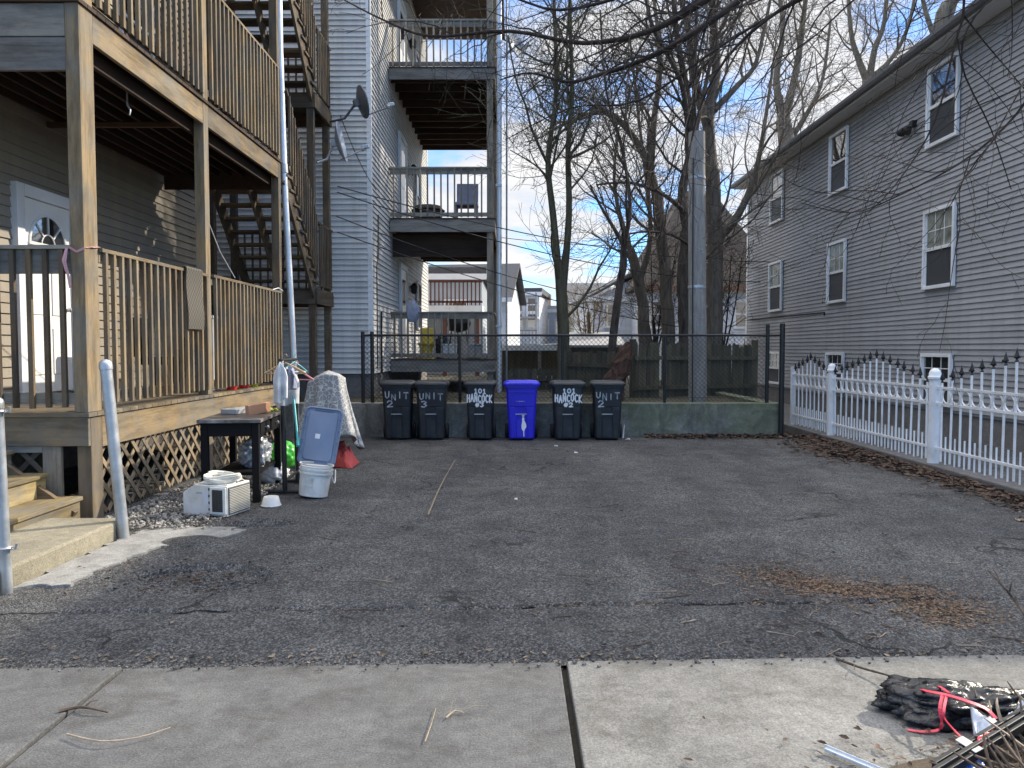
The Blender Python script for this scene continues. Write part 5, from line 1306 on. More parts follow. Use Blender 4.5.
g.grid(12, 12, lambda u, v: acp((-.13 + .3 * u, -.24 + .28 * v, .282 + .03 * sin(u * 5) * sin(v * 7) + .035 * sin(pi * u) * sin(pi * v)))); g.build('side_curtain', CORD, ac, smooth=True, solid=.006)
# bowl
t = thing('plastic_bowl', 'small white upturned bowl on the asphalt by the table', 'bowl', (-2.33, 7.28, 0))
g = MB(); g.lathe([(.088, .004), (.09, .015), (.072, .085), (.066, .094), (.02, .094)], (-2.33, 7.28, 0), 24); g.build('shell', BUCK, t, smooth=True, angle=50)
g = MB(); g.torus((-2.33, 7.28, .012), .09, .006, None, 24, 6); g.build('rim', BUCK, t, smooth=True)
# bucket, slightly tilted
bk = thing('plastic_bucket', 'white plastic bucket standing tilted below the blue lid', 'bucket', (-2.05, 7.75, 0))
mq = Matrix.Rotation(radians(7), 3, 'Y') @ Matrix.Rotation(radians(-3), 3, 'X'); cb = V3((-2.045, 7.72, .02))
g = MB(); g.lathe([(.135, 0), (.142, .004), (.15, .12), (.158, .26), (.16, .30)], cb, 32, mq); g.lathe([(.152, .30), (.13, .02)], cb, 32, mq, capb=False); g.build('tub', BUCK, bk, smooth=True, angle=50)
g = MB(); 
for z in (.235, .27, .315): g.lathe([(.158, z - .008), (.170, z - .008), (.172, z + .008), (.158, z + .008)], cb, 32, mq, False, False)
g.build('rim', BUCK, bk, smooth=True, angle=40)
g = MB(); pts = [cb + mq @ V3((.168 * cos(a), -.168 * sin(a) * 1.0 - .0, .27 - .16 * sin(a) ** 1.0)) for a in [pi * k / 14 for k in range(15)]]
g = MB(); pts = [cb + mq @ V3((.17 + .03 * sin(pi * k / 10), -.11 + .22 * k / 10, .27 - .12 * sin(pi * k / 10))) for k in range(11)]; g.tube(pts, .006, 6); g.build('handle', BUCK, bk, smooth=True)
g = MB(); g.prism([(-.07, .0), (.03, -.01), (.035, .085), (-.06, .095)], 0, .0025, mq @ Matrix(((1, 0, 0), (0, 0, -1), (0, 1, 0))), cb + mq @ V3((-.01, -.153, .11))); g.build('worn_label', paint('worn_label', (.5, .5, .46), .6, .3, 14, 0), bk)
# tote lid leaning
tl = thing('tote_lid', 'blue-grey storage box lid leaning upright on the bucket', 'lid', (-2.02, 7.98, .3))
lo = V3((-2.06, 7.905, .30)); ml = Matrix.Rotation(radians(7), 3, 'Y') @ Matrix.Rotation(radians(-14), 3, 'X')
def lp(p): return lo + ml @ V3(p)
def lidsec(w, h, r, y, cz=.30): return [lp((x, y, cz + z)) for (x, z, _) in rrect(w, h, r, 0)]
g = MB(); g.loft([lidsec(.39, .60, .06, .0), lidsec(.40, .61, .06, -.01), lidsec(.40, .61, .06, -.028), lidsec(.37, .58, .05, -.034), lidsec(.355, .565, .05, -.020), lidsec(.31, .52, .04, -.020), lidsec(.295, .505, .04, -.034), lidsec(.28, .49, .03, -.036)]); g.build('panel', LIDB, tl, smooth=True, angle=35)
g = MB(); g.bb(-.05, .0, -.0385, -.0365, .27, .32); g.v = [lp(v) for v in g.v]; g.build('sticker', PAPER, tl)
g = MB()
for z in (.12, .24, .36, .48):
    for x in (-.192, .168): g.bb(x, x + .024, -.036, -.03, z, z + .006)
g.bb(-.1, .1, -.038, -.03, .565, .575); g.v = [lp(v) for v in g.v]; g.build('rib', paint('lid_rib', (.09, .12, .2), .5), tl)
# draped sheet
g = MB(); rs = random.Random(4)
def drape(u, v):
    a = u * 2 * pi; ca_, sa = cos(a), sin(a)
    # rounded-square support
    k = 1 / max(abs(ca_), abs(sa)) ** .55
    if v < .3:
        f = v / .3; r_ = .25 * f * k; z = 1.21 - .07 * f ** 2 - .035 * sin(a * 2 + 1) * f - .06 * max(0, -ca_) * f
        x, y = r_ * ca_ * .9, r_ * sa
    else:
        f = (v - .3) / .7
        fold = .055 * f * sin(7 * a + 1.2 * sin(3 * a)) + .02 * f * sin(17 * a)
        r_ = .25 * k + .17 * f ** 1.3 + fold
        if ca_ > .3: r_ += .06 * f
        z = 1.14 - .035 * sin(a * 2 + 1) - .06 * max(0, -ca_) - (.84 + .10 * sin(3 * a + .5)) * f
        x, y = r_ * ca_ * .9, r_ * sa
    return (-2.47 + x + .03 * (1 - v), 10.0 + y, max(.03, z + .008 * noise.noise(V3((x * 9, y * 9, z * 9)))))
g.grid(150, 50, drape); tag(g.build('draped_sheet', LACE, smooth=True, angle=180, solid=.004), 'grey lace-patterned sheet draped over a stack behind the lid', 'sheet')
g = MB(); 
def redp(u, v):
    x = -2.46 + .42 * u; y = 9.62 + .5 * v + .06 * sin(u * 5)
    return (x, y, .01 + .27 * (sin(pi * u) ** .7) * (sin(pi * v) ** .7) * (1 + .35 * noise.noise(V3((u * 6, v * 6, 2)))) + .02 * noise.noise(V3((u * 14, v * 14, 0))))
g.grid(40, 40, redp); tag(g.build('red_cloth', REDC, smooth=True, angle=180), 'crumpled red cloth on the ground under the draped sheet', 'cloth')
# garment rack
gr = thing('garment_rack', 'black and silver clothes rack between table and bucket', 'clothes rack', (-2.42, 8.15, 0))
r0, r1 = V3((-2.37, 7.86, 0)), V3((-2.42, 8.5, 0))
for p in (r0, r1):
    g = MB(); g.tube([p + V3((0, 0, .02)), p + V3((-.01, 0, .92))], .026, 12); g.build('upright', BLACKM, gr, smooth=True)
    g = MB(); g.tube([p + V3((-.01, 0, .92)), p + V3((-.015, 0, 1.38))], .017, 10); g.build('extension_tube', CONDUIT, gr, smooth=True)
    g = MB(); g.tube([p + V3((-.2, 0, .03)), p + V3((.22, 0, .03))], .02, 8); g.build('foot', BLACKM, gr, smooth=True)
g = MB(); g.tube([r0 + V3((-.015, -.06, 1.385)), r1 + V3((-.015, .06, 1.385))], .017, 10); g.build('hanging_bar', BLACKM, gr, smooth=True)
g = MB(); g.tube([r0 + V3((0, 0, .14)), r1 + V3((0, 0, .14))], .015, 8); g.build('brace', BLACKM, gr, smooth=True)
def hanging(name, label, c, w, h, mat, rz, seed, cat='shirt'):
    rs = random.Random(seed); ph = rs.uniform(0, 6); m = Matrix.Rotation(rz, 3, 'Z'); g = MB()
    def f(u, v):
        ww = w * (.38 + .62 * min(1, v * 3) ** .6) * (1 - .12 * v); x = (u - .5) * ww
        y = .035 * sin(u * 11 + ph) * (.3 + v) + .02 * sin(u * 5 + ph * 2) + .016 * noise.noise(V3((u * 4, v * 4, ph)))
        z = -h * v * (1 + .07 * sin(u * 4 + ph)) - .10 * abs(u - .5) * (1 - v)
        return V3(c) + m @ V3((x, y, z))
    g.grid(30, 24, f); return tag(g.build(name, mat, smooth=True, angle=180, solid=.008), label, cat)
hanging('hanging_shirt', 'pale grey shirt hanging at the near end of the rack', (-2.385, 7.80, 1.37), .15, .40, SHIRT, radians(14), 1)
hanging('hanging_shirt', 'blue-grey shirt hanging behind the pale one on the rack', (-2.34, 7.98, 1.33), .17, .24, SHIRTB, radians(-22), 2)
hanging('hanging_shirt', 'off-white garment hanging in the middle of the rack', (-2.42, 8.15, 1.31), .26, .42, SHIRT, radians(10), 3)
def hanger(c, w, mat, rz, label, r=.009):
    m = Matrix.Rotation(rz, 3, 'Z'); g = MB(); c = V3(c); q = lambda x, z: c + m @ V3((x, 0, z))
    g.tube([q(-w / 2, -.13), q(-w / 4, -.07), q(0, -.02), q(w / 4, -.07), q(w / 2, -.13)], r, 8); g.tube([q(-w / 2, -.13), q(w / 2, -.13)], r * .7, 6)
    g.tube([q(0, -.02), q(0, .03), q(.022, .05), q(.01, .075), q(-.02, .06)], .0035, 5)
    tag(g.build('clothes_hanger', mat, smooth=True), label, 'hanger', 'hangers on the rack')
hanger((-2.40, 8.02, 1.375), .42, TAN, radians(6), 'tan wooden hanger sticking out of the clothes rack', .011)
hanger((-2.36, 8.3, 1.30), .44, PINK, radians(-22), 'pink and white plastic hanger at the rack\'s far end', .011)
hanger((-2.42, 8.42, 1.38), .38, TEAL, radians(60), 'teal plastic hanger curled over the rack\'s bar', .008)
g = MB(); g.tube([(-2.43, 8.32, 1.30), (-2.25, 7.92, .55)], .013, 10); g.tube([(-2.25, 7.92, .55), (-2.235, 7.885, .50)], .02, 10)
tag(g.build('broom_handle', TEAL, smooth=True), 'teal broom handle propped against the clothes rack', 'stick')
# bags behind the table
def sack(name, label, c, s, mat, seed, cat='bag', res=70, amp=.22, freq=3):
    g = MB(); sd = seed * 3.7
    def f(u, v):
        a = u * 2 * pi; b_ = (v - .5) * pi
        d = V3((cos(a) * cos(b_), sin(a) * cos(b_), sin(b_)))
        k = 1 + amp * noise.noise(d * freq + V3((sd, 0, 0))) + amp * .5 * abs(noise.noise(d * freq * 2.3 + V3((0, sd, 0)))) - amp * .45 * abs(noise.noise(d * freq * 4 + V3((0, 0, sd)))) - amp * .25 * abs(noise.noise(d * freq * 9 + V3((0, 0, sd))))
        p = V3((d.x * s[0] * k, d.y * s[1] * k, d.z * s[2] * k)); p.z = max(p.z, -s[2] * .8)
        return V3(c) + p + V3((0, 0, s[2] * .8))
    g.grid(res, res // 2, f); return tag(g.build(name, mat, smooth=True, angle=180), label, cat)
sack('green_bag', 'bright green plastic bag behind the table and rack', (-2.72, 8.95, .12), (.17, .15, .17), GREENP, 2, amp=.14)
sack('clear_bag', 'crumpled clear plastic bag bulging out under the table', (-2.74, 8.05, .27), (.15, .2, .17), CLEARP, 4, amp=.35, freq=3.5)
sack('white_bag', 'white carrier bag on the ground under the table', (-2.70, 8.55, .0), (.16, .14, .13), PAPER, 6)
sack('black_sack', 'black sack slumped against the lattice behind the table', (-3.1, 9.4, 0), (.22, .25, .24), BAGB, 8)
sack('dark_bundle', 'dark bundle on the lowest balcony between toy chair and barbecue', (-1.75, 18.5, 1.27), (.2, .2, .32), BAGB, 9)
# on the porch
g = MB()
def matp(u, v):      # folded over the rail
    y = 8.50 + .43 * u; s = v * 1.05
    if s < .24: x, z = XF - .075, 2.16 + s
    elif s < .36: x, z = XF - .075 + (s - .24) * 1.25, 2.40 + .008
    else: x, z = XF + .062 + .01 * sin(v * 9), 2.40 - (s - .36) * .98
    return (x, y, z)
g.grid(10, 40, matp); dm = tag(g.build('door_mat', MAT, solid=.014), 'brown woven doormat hung over the porch railing', 'doormat')
g = MB()
def ribbon(mb, pts, w, th=.003):
    for i in range(len(pts) - 1): mb.beam(pts[i], pts[i + 1], w, th, up=(0, 1, .3))
ribbon(g, [(XF - .13, YF - .006, 2.37), (XF - .06, YF - .012, 2.33), (XF + .006, YF - .006, 2.36), (XF + .012, YF + .1, 2.38), (XF + .006, YF + .23, 2.4)], .02)
ribbon(g, [(XF - .14, YF - .02, 2.36), (XF - .15, YF - .03, 2.24), (XF - .125, YF - .03, 2.12), (XF - .11, YF - .03, 2.02)], .022); ribbon(g, [(XF - .14, YF - .02, 2.36), (XF - .165, YF - .035, 2.25), (XF - .14, YF - .03, 2.16)], .018)
tag(g.build('pink_ribbon', paint('ribbon_pink', (.55, .3, .33), .5)), 'pink plastic ribbon tied round the porch corner post', 'ribbon')
def pot(c, r, h, mat, label):
    t = thing('plant_pot', label, 'pot', c, 'pots on the porch edge')
    g = MB(); g.lathe([(r * .7, 0), (r, h), (r * .9, h), (r * .62, .02)], c, 18, None, True, True); g.build('pot_body', mat, t, smooth=True, angle=40)
    g = MB(); g.torus((c[0], c[1], c[2] + h), r, .008, None, 18, 6); g.build('rim', mat, t, smooth=True)
pot((-3.80, 10.30, .951), .09, .18, REDP, 'red pot on the porch floor, nearer the doormat'); pot((-3.80, 10.75, .951), .09, .15, REDP, 'red pot on the porch floor beside the lime pot'); pot((-3.79, 11.15, .951), .07, .11, LIME, 'lime green pot on the porch floor')
t = thing('window_screen', 'white framed panel standing on the porch behind the railing', 'panel', (-3.95, 10.1, .951))
g = MB(); g.bb(-4.0, -3.96, 9.75, 10.25, .955, 1.9); g.build('panel', GREYB, t)
g = MB(); g.bb(-4.005, -3.95, 9.71, 9.748, .955, 1.94); g.bb(-4.005, -3.95, 10.252, 10.29, .955, 1.94); g.bb(-4.005, -3.95, 9.749, 10.251, 1.902, 1.94); g.build('frame', WHITE, t)
t = thing('porch_chair', 'dark low chair on the porch behind the railing', 'chair', (-4.5, 10.0, .951))
g = MB(); g.bb(-4.8, -4.3, 9.7, 10.2, 1.3, 1.4); g.build('seat', BLACK, t, bevel=.02)
g = MB(); g.bb(-4.85, -4.78, 9.7, 10.2, 1.4, 1.9); g.build('backrest', BLACK, t, bevel=.02)
for x in (-4.77, -4.33):
    for y in (9.73, 10.17): g = MB(); g.bb(x - .02, x + .02, y - .02, y + .02, .951, 1.3); g.build('leg', BLACK, t)
g = MB(); g.tube([(XF - .02, 9.36, 3.02), (XF - .02, 9.7, 2.72), (XF - .02, 10.2, 2.44)], .006, 5); g.tube([(XF + .03, 11.6, 2.39), (XF + .03, 11.9, 2.44), (XF + .04, 12.1, 2.41)], .008, 5); tag(g.build('tied_string', PAPER), 'thin white cord tied from the porch post to the rail', 'cord')
g = MB(); g.tube([(XF - .3, 8.0, 4.13), (XF - .3, 8.0, 4.0), (XF - .27, 8.0, 3.95), (XF - .28, 8.0, 3.9)], .01, 6); tag(g.build('hook', GALV, smooth=True), 'small metal hook hanging under the upper deck', 'hook')

# ================================================================ KERB RUBBISH BOTTOM RIGHT
g = MB(); rs = random.Random(12)
def bag(u, v):
    # flattened crumpled sack
    a = u * 2 * pi; b_ = (v - .5) * pi; d = V3((cos(a) * cos(b_), sin(a) * cos(b_), sin(b_)))
    n1 = noise.noise(d * 2.1 + V3((5, 1, 0))); n2 = abs(noise.noise(d * 3.1 + V3((0, 3, 0)))); n3 = abs(noise.noise(d * 11 + V3((2, 0, 7))))
    k = 1 + .25 * n1 + .42 * n2 + .09 * n3
    x, y, z = d.x * .27 * k, d.y * .14 * k, d.z * .085 * k
    return (1.80 + x * .97 - y * .12, 3.06 + y + x * -.16, max(.018, .055 + z))
g.grid(110, 60, bag); bg = thing('rubbish_bag', 'torn black bin bag with red drawstring on the sidewalk', 'rubbish bag', (1.8, 3.06, .01))
g.build('sack', BAGB, bg, smooth=True, angle=180)
def flat_strip(mb, pts, w, th=.003):
    pts = smooth_path(pts, 5)
    for i in range(len(pts) - 1): mb.beam(pts[i], pts[i + 1], w, th, up=(0, -.3, 1))
g = MB()
P_ = lambda px, py, z: gnd(px, py, z)
flat_strip(g, [P_(905, 683, .10), P_(925, 690, .14), P_(945, 694, .155), P_(965, 700, .16), P_(985, 708, .145), P_(995, 718, .12)], .016)
flat_strip(g, [P_(921, 682, .11), P_(935, 684, .14), P_(948, 692, .16)], .012)
flat_strip(g, [P_(942, 693, .155), P_(939, 708, .12), P_(941, 722, .07), P_(938, 729, .03), P_(922, 731, .02), P_(907, 729, .017)], .012)
flat_strip(g, [P_(946, 694, .155), P_(943, 709, .13), P_(944, 718, .10), P_(953, 729, .06), P_(964, 740, .03)], .01)
g.build('drawstring', REDR, bg)
g = MB(); rs = random.Random(9)
for k in range(34):
    x = rs.uniform(1.78, 2.02); y = rs.uniform(3.06, 3.16) - .16 * (x - 1.8); p = V3((x, y, .085 + rs.uniform(-.02, .01)))
    m = Matrix.Rotation(rs.uniform(0, 3), 3, 'Z') @ Matrix.Rotation(rs.uniform(-.6, .6), 3, 'X'); n_ = 6
    g.prism([(rs.uniform(.008, .022) * cos(2 * pi * i / n_), rs.uniform(.006, .016) * sin(2 * pi * i / n_)) for i in range(n_)], 0, .002, m, p)
g.build('torn_scrap', BAGW, bg)
WRAP = paint('wrapper', (.36, .41, .5), .5, .35, 14, .3, 30)
def sheet(name, label, quad, z, mat, seed, cat='paper', wob=.02):
    q = [gnd(a, b_, zz) for (a, b_), zz in zip(quad, z)]; g = MB()
    def f(u, v):
        p = q[0].lerp(q[1], u).lerp(q[3].lerp(q[2], u), v); return p + V3((0, 0, wob * noise.noise(V3((u * 3, v * 3, seed))) + wob * .6 * abs(noise.noise(V3((u * 7, v * 7, seed))))))
    g.grid(14, 14, f); return tag(g.build(name, mat, smooth=True, angle=180, solid=.002), label, cat, )
sheet('paper_wrapper', 'crumpled pale blue wrapper between bag and dark slats', [(969, 708), (1000, 722), (978, 748), (973, 736)], [.13, .12, .09, .08], WRAP, 3)
sheet('paper_wrapper', 'pale paper sheet at the photo\'s right edge above the bag', [(1003, 718), (1024, 700), (1040, 706), (1008, 730)], [.12, .15, .15, .1], WRAP, 6)
sheet('red_wrapper', 'small red printed wrapper under the pale blue one', [(976, 737), (992, 729), (996, 738), (978, 746)], [.12, .125, .105, .1], REDR, 5, 'wrapper', .008)
pass
sl = thing('slat_bundle', 'bundle of dark plastic slats taped with a white label', 'slats', (1.75, 2.75, .05))
d0, d1 = gnd(928, 775, .05), gnd(1040, 706, .14)
for k in range(4):
    o = V3((.012 * k, .022 * k - .03, .016 * (k % 2))); g = MB(); g.beam(d0 + o, d1 + o, .018, .03); g.build('slat', BLACKM, sl, bevel=.003)
g = MB(); p = d0.lerp(d1, .33); dd = (d1 - d0).normalized(); g.beam(p - dd * .022 + V3((0, 0, .0265)), p + dd * .022 + V3((0, 0, .0245)), .075, .004, up=(0, -.2, 1)); g.build('tape_label', paint('tape', (.45, .46, .42), .5, .2, 20), sl, bevel=.004)
sheet('blue_scrap', 'bright blue plastic scrap under the dark slats', [(955, 766), (975, 755), (984, 765), (968, 778)], [.05, .06, .05, .04], BLUEP, 2, 'scrap', .012)
g = MB(); a_, b_ = gnd(825, 748, .03), gnd(892, 776, .03); g.beam(a_, b_, .022, .012); g.beam(a_ + V3((0, .008, .008)), b_ + V3((0, .008, .008)), .004, .012); tag(g.build('metal_strip', STRIP, bevel=.002), 'pale metal strip lying across the kerb dirt', 'metal strip')
# dead stems pile
rs = random.Random(33)
for k in range(60):
    p = gnd(rs.uniform(995, 1085), rs.uniform(730, 800), 0); p.z = rs.uniform(.02, .06); a = rs.uniform(1.2, 2.7); L = rs.uniform(.10, .26); el = rs.uniform(.1, .75)
    e = p + V3((cos(a) * cos(el), sin(a) * cos(el) * .6, sin(el))) * L; g = MB()
    mid_ = (p + e) / 2 + V3((rs.gauss(0, .02), rs.gauss(0, .02), rs.gauss(0, .015)))
    g.tube(smooth_path([p, mid_, e], 3), [.0065, .0065, .006, .0055, .005, .004, .002], 5)
    tag(g.build('dead_stem', STICK if k % 5 else STICKP, smooth=True), 'brown dead stem in the brush heap by the dark slats', 'stick', 'dead stems heaped at the kerb')
def stickobj(pts, r, mat, label, group=None, name='twig', seed=0, side=3):
    rs = random.Random(seed); pp = smooth_path(pts, 4); g = MB(); n = len(pp)
    g.tube(pp, [r * (1 - .6 * i / n) for i in range(n)], 6)
    for k in range(side):
        i = rs.randrange(n // 4, n - 1); d = (pp[-1] - pp[0]).normalized(); e = pp[i] + (d * .6 + V3((rs.uniform(-.6, .6), rs.uniform(-.6, .6), rs.uniform(0, .3)))) * .12; g.tube([pp[i], (pp[i] + e) / 2 + V3((0, 0, .01)), e], [r * .5, r * .4, r * .2], 4)
    return tag(g.build(name, mat, smooth=True), label, 'twig', group)
stickobj([gnd(1032, 628, .02), gnd(1018, 606, .10), gnd(1004, 588, .16), gnd(987, 570, .2)], .011, BARKD, 'dark branched twig rising at the photo\'s right edge', seed=1, side=5)
stickobj([gnd(836, 658, .02), gnd(860, 667, .035), gnd(885, 674, .05), gnd(912, 682, .09)], .007, BARKD, 'thin dark stick running from asphalt to the black bag', seed=2, side=1)
stickobj([gnd(66, 735, .022), gnd(100, 742, .03), gnd(138, 738, .028), gnd(170, 728, .024)], .004, STICKP, 'long bowed pale stem on the left sidewalk slab', seed=3, side=0)
stickobj([gnd(58, 712, .022), gnd(76, 708, .024), gnd(90, 709, .03), gnd(107, 713, .022)], .008, STICK, 'curled dark leaf stalk lying on the sidewalk joint', seed=4, side=1)
stickobj([gnd(425, 742, .018), gnd(432, 722, .02), gnd(436, 708, .018)], .0028, STICKP, 'fine upright-lying straw in the middle sidewalk slab', seed=5, side=0)
stickobj([gnd(446, 718, .018), gnd(455, 711, .02), gnd(464, 713, .018)], .004, STICKP, 'short pale twig beside the fine straw on the slab', seed=6, side=2)
stickobj([gnd(428, 515, .016), gnd(441, 485, .018), gnd(455, 460, .016)], .009, STICKP, 'long pale stick lying on the asphalt toward the bins', seed=7, side=0)
# scattered twigs on the asphalt
rs = random.Random(55)
for k in range(75):
    px, py = rs.uniform(330, 1020), rs.uniform(470, 655)
    if rs.random() < .5: px, py = rs.uniform(560, 1000), rs.uniform(540, 650)
    p = gnd(px, py); 
    if p.x < -2.2 or p.x > 5: continue
    a = rs.uniform(-.9, .9) + (pi if rs.random() < .5 else 0); L = rs.uniform(.06, .26); e = p + V3((cos(a), sin(a), 0)) * L; m_ = (p + e) / 2 + V3((rs.gauss(0, .015), rs.gauss(0, .015), .008))
    z = lambda q: V3((q.x, q.y, asph_z(q.x, q.y) + .006))
    pale = k % 3 == 0
    lab = 'thin dark dead twig on the parking lot asphalt' if not pale else 'thin pale dead twig on the parking lot asphalt'
    stickobj([z(p), z(m_), z(e)], rs.uniform(.002, .0045), STICKP if pale else STICK, lab, 'pale twigs scattered on the asphalt' if pale else 'dark twigs scattered on the asphalt', seed=k + 100, side=rs.randrange(0, 3))
# leaves
def leaves(name, mat, pts, smin, smax, seed, zf):
    rs = random.Random(seed); g = MB()
    for (x, y) in pts:
        s = rs.uniform(smin, smax); a = rs.uniform(0, 6.3); b_ = rs.gauss(0, .45); m = Matrix.Rotation(a, 3, 'Z') @ Matrix.Rotation(b_, 3, 'X'); c = V3((x, y, zf(x, y) + s * .25 * abs(sin(b_)) + .006)); cu = rs.uniform(.05, .35) * s
        vs = [V3((-s, 0, cu * .5)), V3((-.3 * s, -.42 * s, cu)), V3((.5 * s, -.3 * s, cu * .8)), V3((s, 0, cu * .3)), V3((.4 * s, .34 * s, cu)), V3((-.4 * s, .4 * s, cu * .7)), V3((0, 0, 0))]
        g.add([c + m @ v for v in vs], [(6, 0, 1), (6, 1, 2), (6, 2, 3), (6, 3, 4), (6, 4, 5), (6, 5, 0)])
    return stuff(g.build(name, mat))
rs = random.Random(77)
heap = lambda x, y: .10 * max(0, 1 - abs(x - 4.95) / .42) * (.4 + .6 * abs(noise.noise(V3((y * .8, 1, 1))))) if y < 12.7 else .05 * max(0, 1 - abs(y - 13.0) / .3)
def gate(y): return .25 + 1.5 * max(0, noise.noise(V3((y * .9, 3, 0))) + .35)
pA = [(5.06 - abs(rs.gauss(0, .24)) * gate(y_), y_) for y_ in [rs.uniform(6.5, 13) for _ in range(3400)]] + [(rs.uniform(2.2, 5), 13.08 - abs(rs.gauss(0, .16))) for _ in range(1100)] + [(rs.gauss(4.75, .3), rs.gauss(11.2, .7)) for _ in range(1400)]
leaves('leaf_litter', LEAF, pA, .018, .05, 1, lambda x, y: asph_z(x, y) + heap(x, y) * rs.random())
pB = [(5.0 - abs(rs.gauss(0, .35)), rs.uniform(6, 13)) for _ in range(420)] + [(rs.uniform(-2, 4.8), rs.uniform(3.8, 12.8)) for _ in range(260)] + [(rs.uniform(-3, 3), swy(0) + abs(rs.gauss(0, .10))) for _ in range(300)]
leaves('pale_leaf_scatter', LEAFP, pB, .007, .022, 2, asph_z)
dbr = []
for _ in range(6500):
    u = rs.random()
    if noise.noise(V3((u * 7, 4, 2))) < -.12 and rs.random() < .75: continue
    c = [gnd(765, 570), gnd(800, 583), gnd(850, 592), gnd(900, 592), gnd(945, 605), gnd(950, 622)]; i = min(int(u * 5), 4); p = c[i].lerp(c[i + 1], u * 5 - i); w = .045 + .16 * abs(noise.noise(V3((u * 9, 0, 0))))
    dbr.append((p.x + rs.gauss(0, w * 2.2) * (1 if rs.random() < .75 else 2.2), p.y + rs.gauss(0, w * 1.2) * (1 if rs.random() < .75 else 2)))
leaves('needle_debris', NEED, dbr, .005, .014, 3, asph_z)
dbr = [(gnd(x_, 0 + 592).x, 4.43 + .05 * gnd(x_, 592).x + rs.gauss(0, .022)) for x_ in [rs.choice([rs.gauss(566, 9), rs.gauss(640, 10), rs.gauss(745, 9), rs.uniform(240, 760)]) for _ in range(340)]]
leaves('seam_debris', LEAFP, dbr, .005, .013, 4, asph_z)
dbr = [(POT[0].x + rs.gauss(0, .24), POT[0].y + .05 + rs.gauss(0, .16)) for _ in range(170)] + [(rs.uniform(-3.1, -2.2), rs.uniform(4.6, 5.4)) for _ in range(120)] + [(rs.gauss(2.0, .4), rs.gauss(2.55, .22)) for _ in range(900)] + [(rs.uniform(-3.5, -2.3), rs.uniform(6.1, 7.6)) for _ in range(420)]
leaves('gutter_debris', LEAF, dbr, .006, .022, 5, lambda x, y: .022 if y < 3.3 else asph_z(x, y))
# gravel by the lattice
g = MB(); rs = random.Random(88)
for k in range(3600):
    x = -3.58 + 1.05 * rs.random() ** 1.2; y = rs.uniform(6.25, 9.2) ; 
    if x > -2.75 and y < 6.6 and rs.random() < .6: continue
    s = .005 + .017 * rs.random() ** 2; n_ = 5; m = Matrix.Rotation(rs.uniform(0, 6), 3, 'Z') @ Matrix.Rotation(rs.uniform(-.5, .5), 3, 'X')
    top = [(rs.uniform(.5, .9) * s * cos(2 * pi * i / n_), rs.uniform(.5, .9) * s * sin(2 * pi * i / n_), s * .55) for i in range(n_)]; bot = [(s * cos(2 * pi * i / n_), s * .85 * sin(2 * pi * i / n_), -s * .2) for i in range(n_)]
    c = V3((x, y, asph_z(x, y) + .012 + .02 * rs.random())); g.loft([[c + m @ V3(p) for p in bot], [c + m @ V3(p) for p in top]])
stuff(g.build('gravel', GRAV))
# loose crumbs along the asphalt edge and pothole
g = MB()
for k in range(3000):
    r_ = rs.random()
    if r_ < .3: x = rs.uniform(-3, 3.4); y = swy(x) + rs.gauss(.03, .05)
    elif r_ < .7: x, y = POT[0].x + rs.gauss(0, .32), POT[0].y + rs.gauss(0, .22)
    else: x, y = rs.uniform(-3, 4.6), 3.7 + 6 * rs.random() ** 1.6
    s = .0018 + .006 * rs.random() ** 2; c = V3((x, y, (asph_z(x, y) if y > swy(x) else .015) + s * .4))
    g.box(c, (s * 2, s * 1.6, s * 1.3), Matrix.Rotation(rs.uniform(0, 3), 3, 'Z') @ Matrix.Rotation(rs.uniform(-.6, .6), 3, 'X'))
stuff(g.build('loose_grit', paint('grit', (.10, .097, .092), .9, .3, 30, .1, isl=.6)))
# scraps of litter
for k, (px, py, w, h, lab) in enumerate(((556, 446, .05, .04, 'white scrap of paper on asphalt in front of the HANCOCK #2 bin'), (576, 453, .05, .02, 'small white fleck of litter right of the paper scrap'), (516, 500, .03, .03, 'tiny pale scrap in the middle of the asphalt'), (1020, 520, .08, .05, 'brown crumpled leaf piece at the far right edge of asphalt'), (628, 440, .07, .05, 'white crumpled scrap at the foot of the rightmost bin'))):
    p = gnd(px, py); g = MB(); g.grid(6, 6, lambda u, v: (p.x + w * (u - .5), p.y + .08 * (v - .5), asph_z(p.x, p.y) + .006 + h * .8 * abs(noise.noise(V3((u * 3 + k, v * 3, k)))))); tag(g.build('litter_scrap', PAPER if k != 3 else LEAFP, smooth=True), lab, 'litter')
stickobj([gnd(623, 438, .01), V3((gnd(623, 438).x + .02, gnd(623, 438).y, .22))], .012, PAPER, 'short white stick upright against the rightmost bin', name='white_stick', side=0)

# ================================================================ SKY, SUN, CAMERA
SUN_EL, SUN_DIR = radians(31), V3((.85, .53, 0)).normalized()
wld = bpy.data.worlds.new('World'); scene.world = wld; wld.use_nodes = True
nt = wld.node_tree; bg_ = nt.nodes['Background']
sky = nt.nodes.new('ShaderNodeTexSky'); sky.sky_type = 'NISHITA'; sky.sun_disc = False; sky.sun_elevation = SUN_EL; sky.sun_rotation = atan2(SUN_DIR.x, SUN_DIR.y)
sky.air_density = 1.0; sky.dust_density = .15; sky.ozone_density = 2.5; sky.altitude = 300
tc = nt.nodes.new('ShaderNodeTexCoord'); sp = nt.nodes.new('ShaderNodeSeparateXYZ'); nt.links.new(tc.outputs['Generated'], sp.inputs[0])
zc = mathn(nt, 'MAXIMUM', mathn(nt, 'ADD', sp.outputs[2], .12), .06)
cb_ = nt.nodes.new('ShaderNodeCombineXYZ'); nt.links.new(mathn(nt, 'DIVIDE', sp.outputs[0], zc), cb_.inputs[0]); nt.links.new(mathn(nt, 'DIVIDE', sp.outputs[1], zc), cb_.inputs[1])
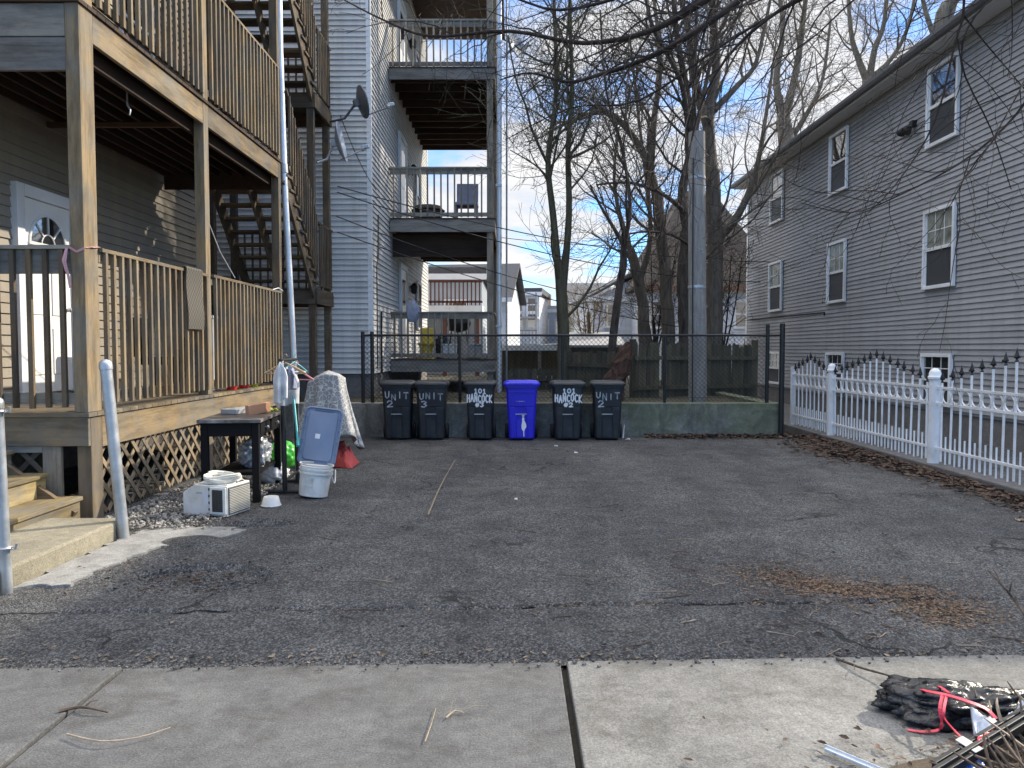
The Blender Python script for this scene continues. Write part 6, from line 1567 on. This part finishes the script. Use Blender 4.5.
mp = nt.nodes.new('ShaderNodeMapping'); mp.inputs['Location'].default_value = (.4, .9, 0); nt.links.new(cb_.outputs[0], mp.inputs['Vector'])
cn = nt.nodes.new('ShaderNodeTexNoise'); cn.inputs['Scale'].default_value = 1.55; cn.inputs['Detail'].default_value = 9; cn.inputs['Roughness'].default_value = .58; cn.inputs['Distortion'].default_value = .25
nt.links.new(mp.outputs[0], cn.inputs['Vector'])
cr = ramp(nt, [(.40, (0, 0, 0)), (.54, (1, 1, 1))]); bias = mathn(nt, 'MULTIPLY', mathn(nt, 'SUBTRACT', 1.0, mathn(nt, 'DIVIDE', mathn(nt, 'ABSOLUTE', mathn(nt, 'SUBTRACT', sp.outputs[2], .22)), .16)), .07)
nt.links.new(mathn(nt, 'ADD', mathn(nt, 'ADD', cn.outputs['Fac'], mathn(nt, 'MAXIMUM', bias, -.06)), mathn(nt, 'ADD', mathn(nt, 'MULTIPLY', mathn(nt, 'MINIMUM', sp.outputs[1], 0.0), .25), mathn(nt, 'MULTIPLY', mathn(nt, 'MAXIMUM', mathn(nt, 'SUBTRACT', sp.outputs[2], .42), 0.0), .45))), cr.inputs[0])  # unseen cloud cover behind the camera thinned to darken street-facing faces
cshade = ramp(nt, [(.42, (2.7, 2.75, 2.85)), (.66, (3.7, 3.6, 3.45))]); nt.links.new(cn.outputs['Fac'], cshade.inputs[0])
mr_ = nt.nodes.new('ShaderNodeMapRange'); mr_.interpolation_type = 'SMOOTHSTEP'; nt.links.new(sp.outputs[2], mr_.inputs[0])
for i_, v_ in ((1, .40), (2, .80), (3, 1.0), (4, 3.6)): mr_.inputs[i_].default_value = v_  # overhead clouds out of view made brighter, added as fill for shaded areas
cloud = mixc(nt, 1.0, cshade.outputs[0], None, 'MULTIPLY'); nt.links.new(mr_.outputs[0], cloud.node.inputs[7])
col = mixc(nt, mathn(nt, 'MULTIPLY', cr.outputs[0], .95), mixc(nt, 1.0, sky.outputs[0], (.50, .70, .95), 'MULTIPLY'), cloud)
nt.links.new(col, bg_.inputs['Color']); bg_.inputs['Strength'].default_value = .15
sd = bpy.data.lights.new('sun', 'SUN'); sd.energy = 3.2; sd.angle = radians(.6); sd.color = (1, .9, .74)
so = bpy.data.objects.new('sun', sd); COL.objects.link(so)
dirv = V3((SUN_DIR.x * cos(SUN_EL), SUN_DIR.y * cos(SUN_EL), sin(SUN_EL))); so.rotation_euler = dirv.to_track_quat('Z', 'Y').to_euler(); so.location = dirv * 60
cam = bpy.data.cameras.new('camera'); co = bpy.data.objects.new('camera', cam); COL.objects.link(co); scene.camera = co
co.location = (0, 0, H); co.rotation_euler = (pi / 2 - TH, 0, math.atan(3 / F)); cam.sensor_width = 36; cam.lens = F / 1024 * 36; cam.clip_start = .05; cam.clip_end = 2000
vs = scene.view_settings; vs.view_transform = 'Standard'; vs.look = 'None'; vs.gamma = 1; vs.use_curve_mapping = False; vs.exposure = 1.02
scene.cycles.max_bounces = 6; scene.cycles.diffuse_bounces = 3; scene.cycles.glossy_bounces = 2; scene.cycles.use_adaptive_sampling = True; scene.cycles.adaptive_threshold = .02
scene.render.resolution_x = 1024; scene.render.resolution_y = 768
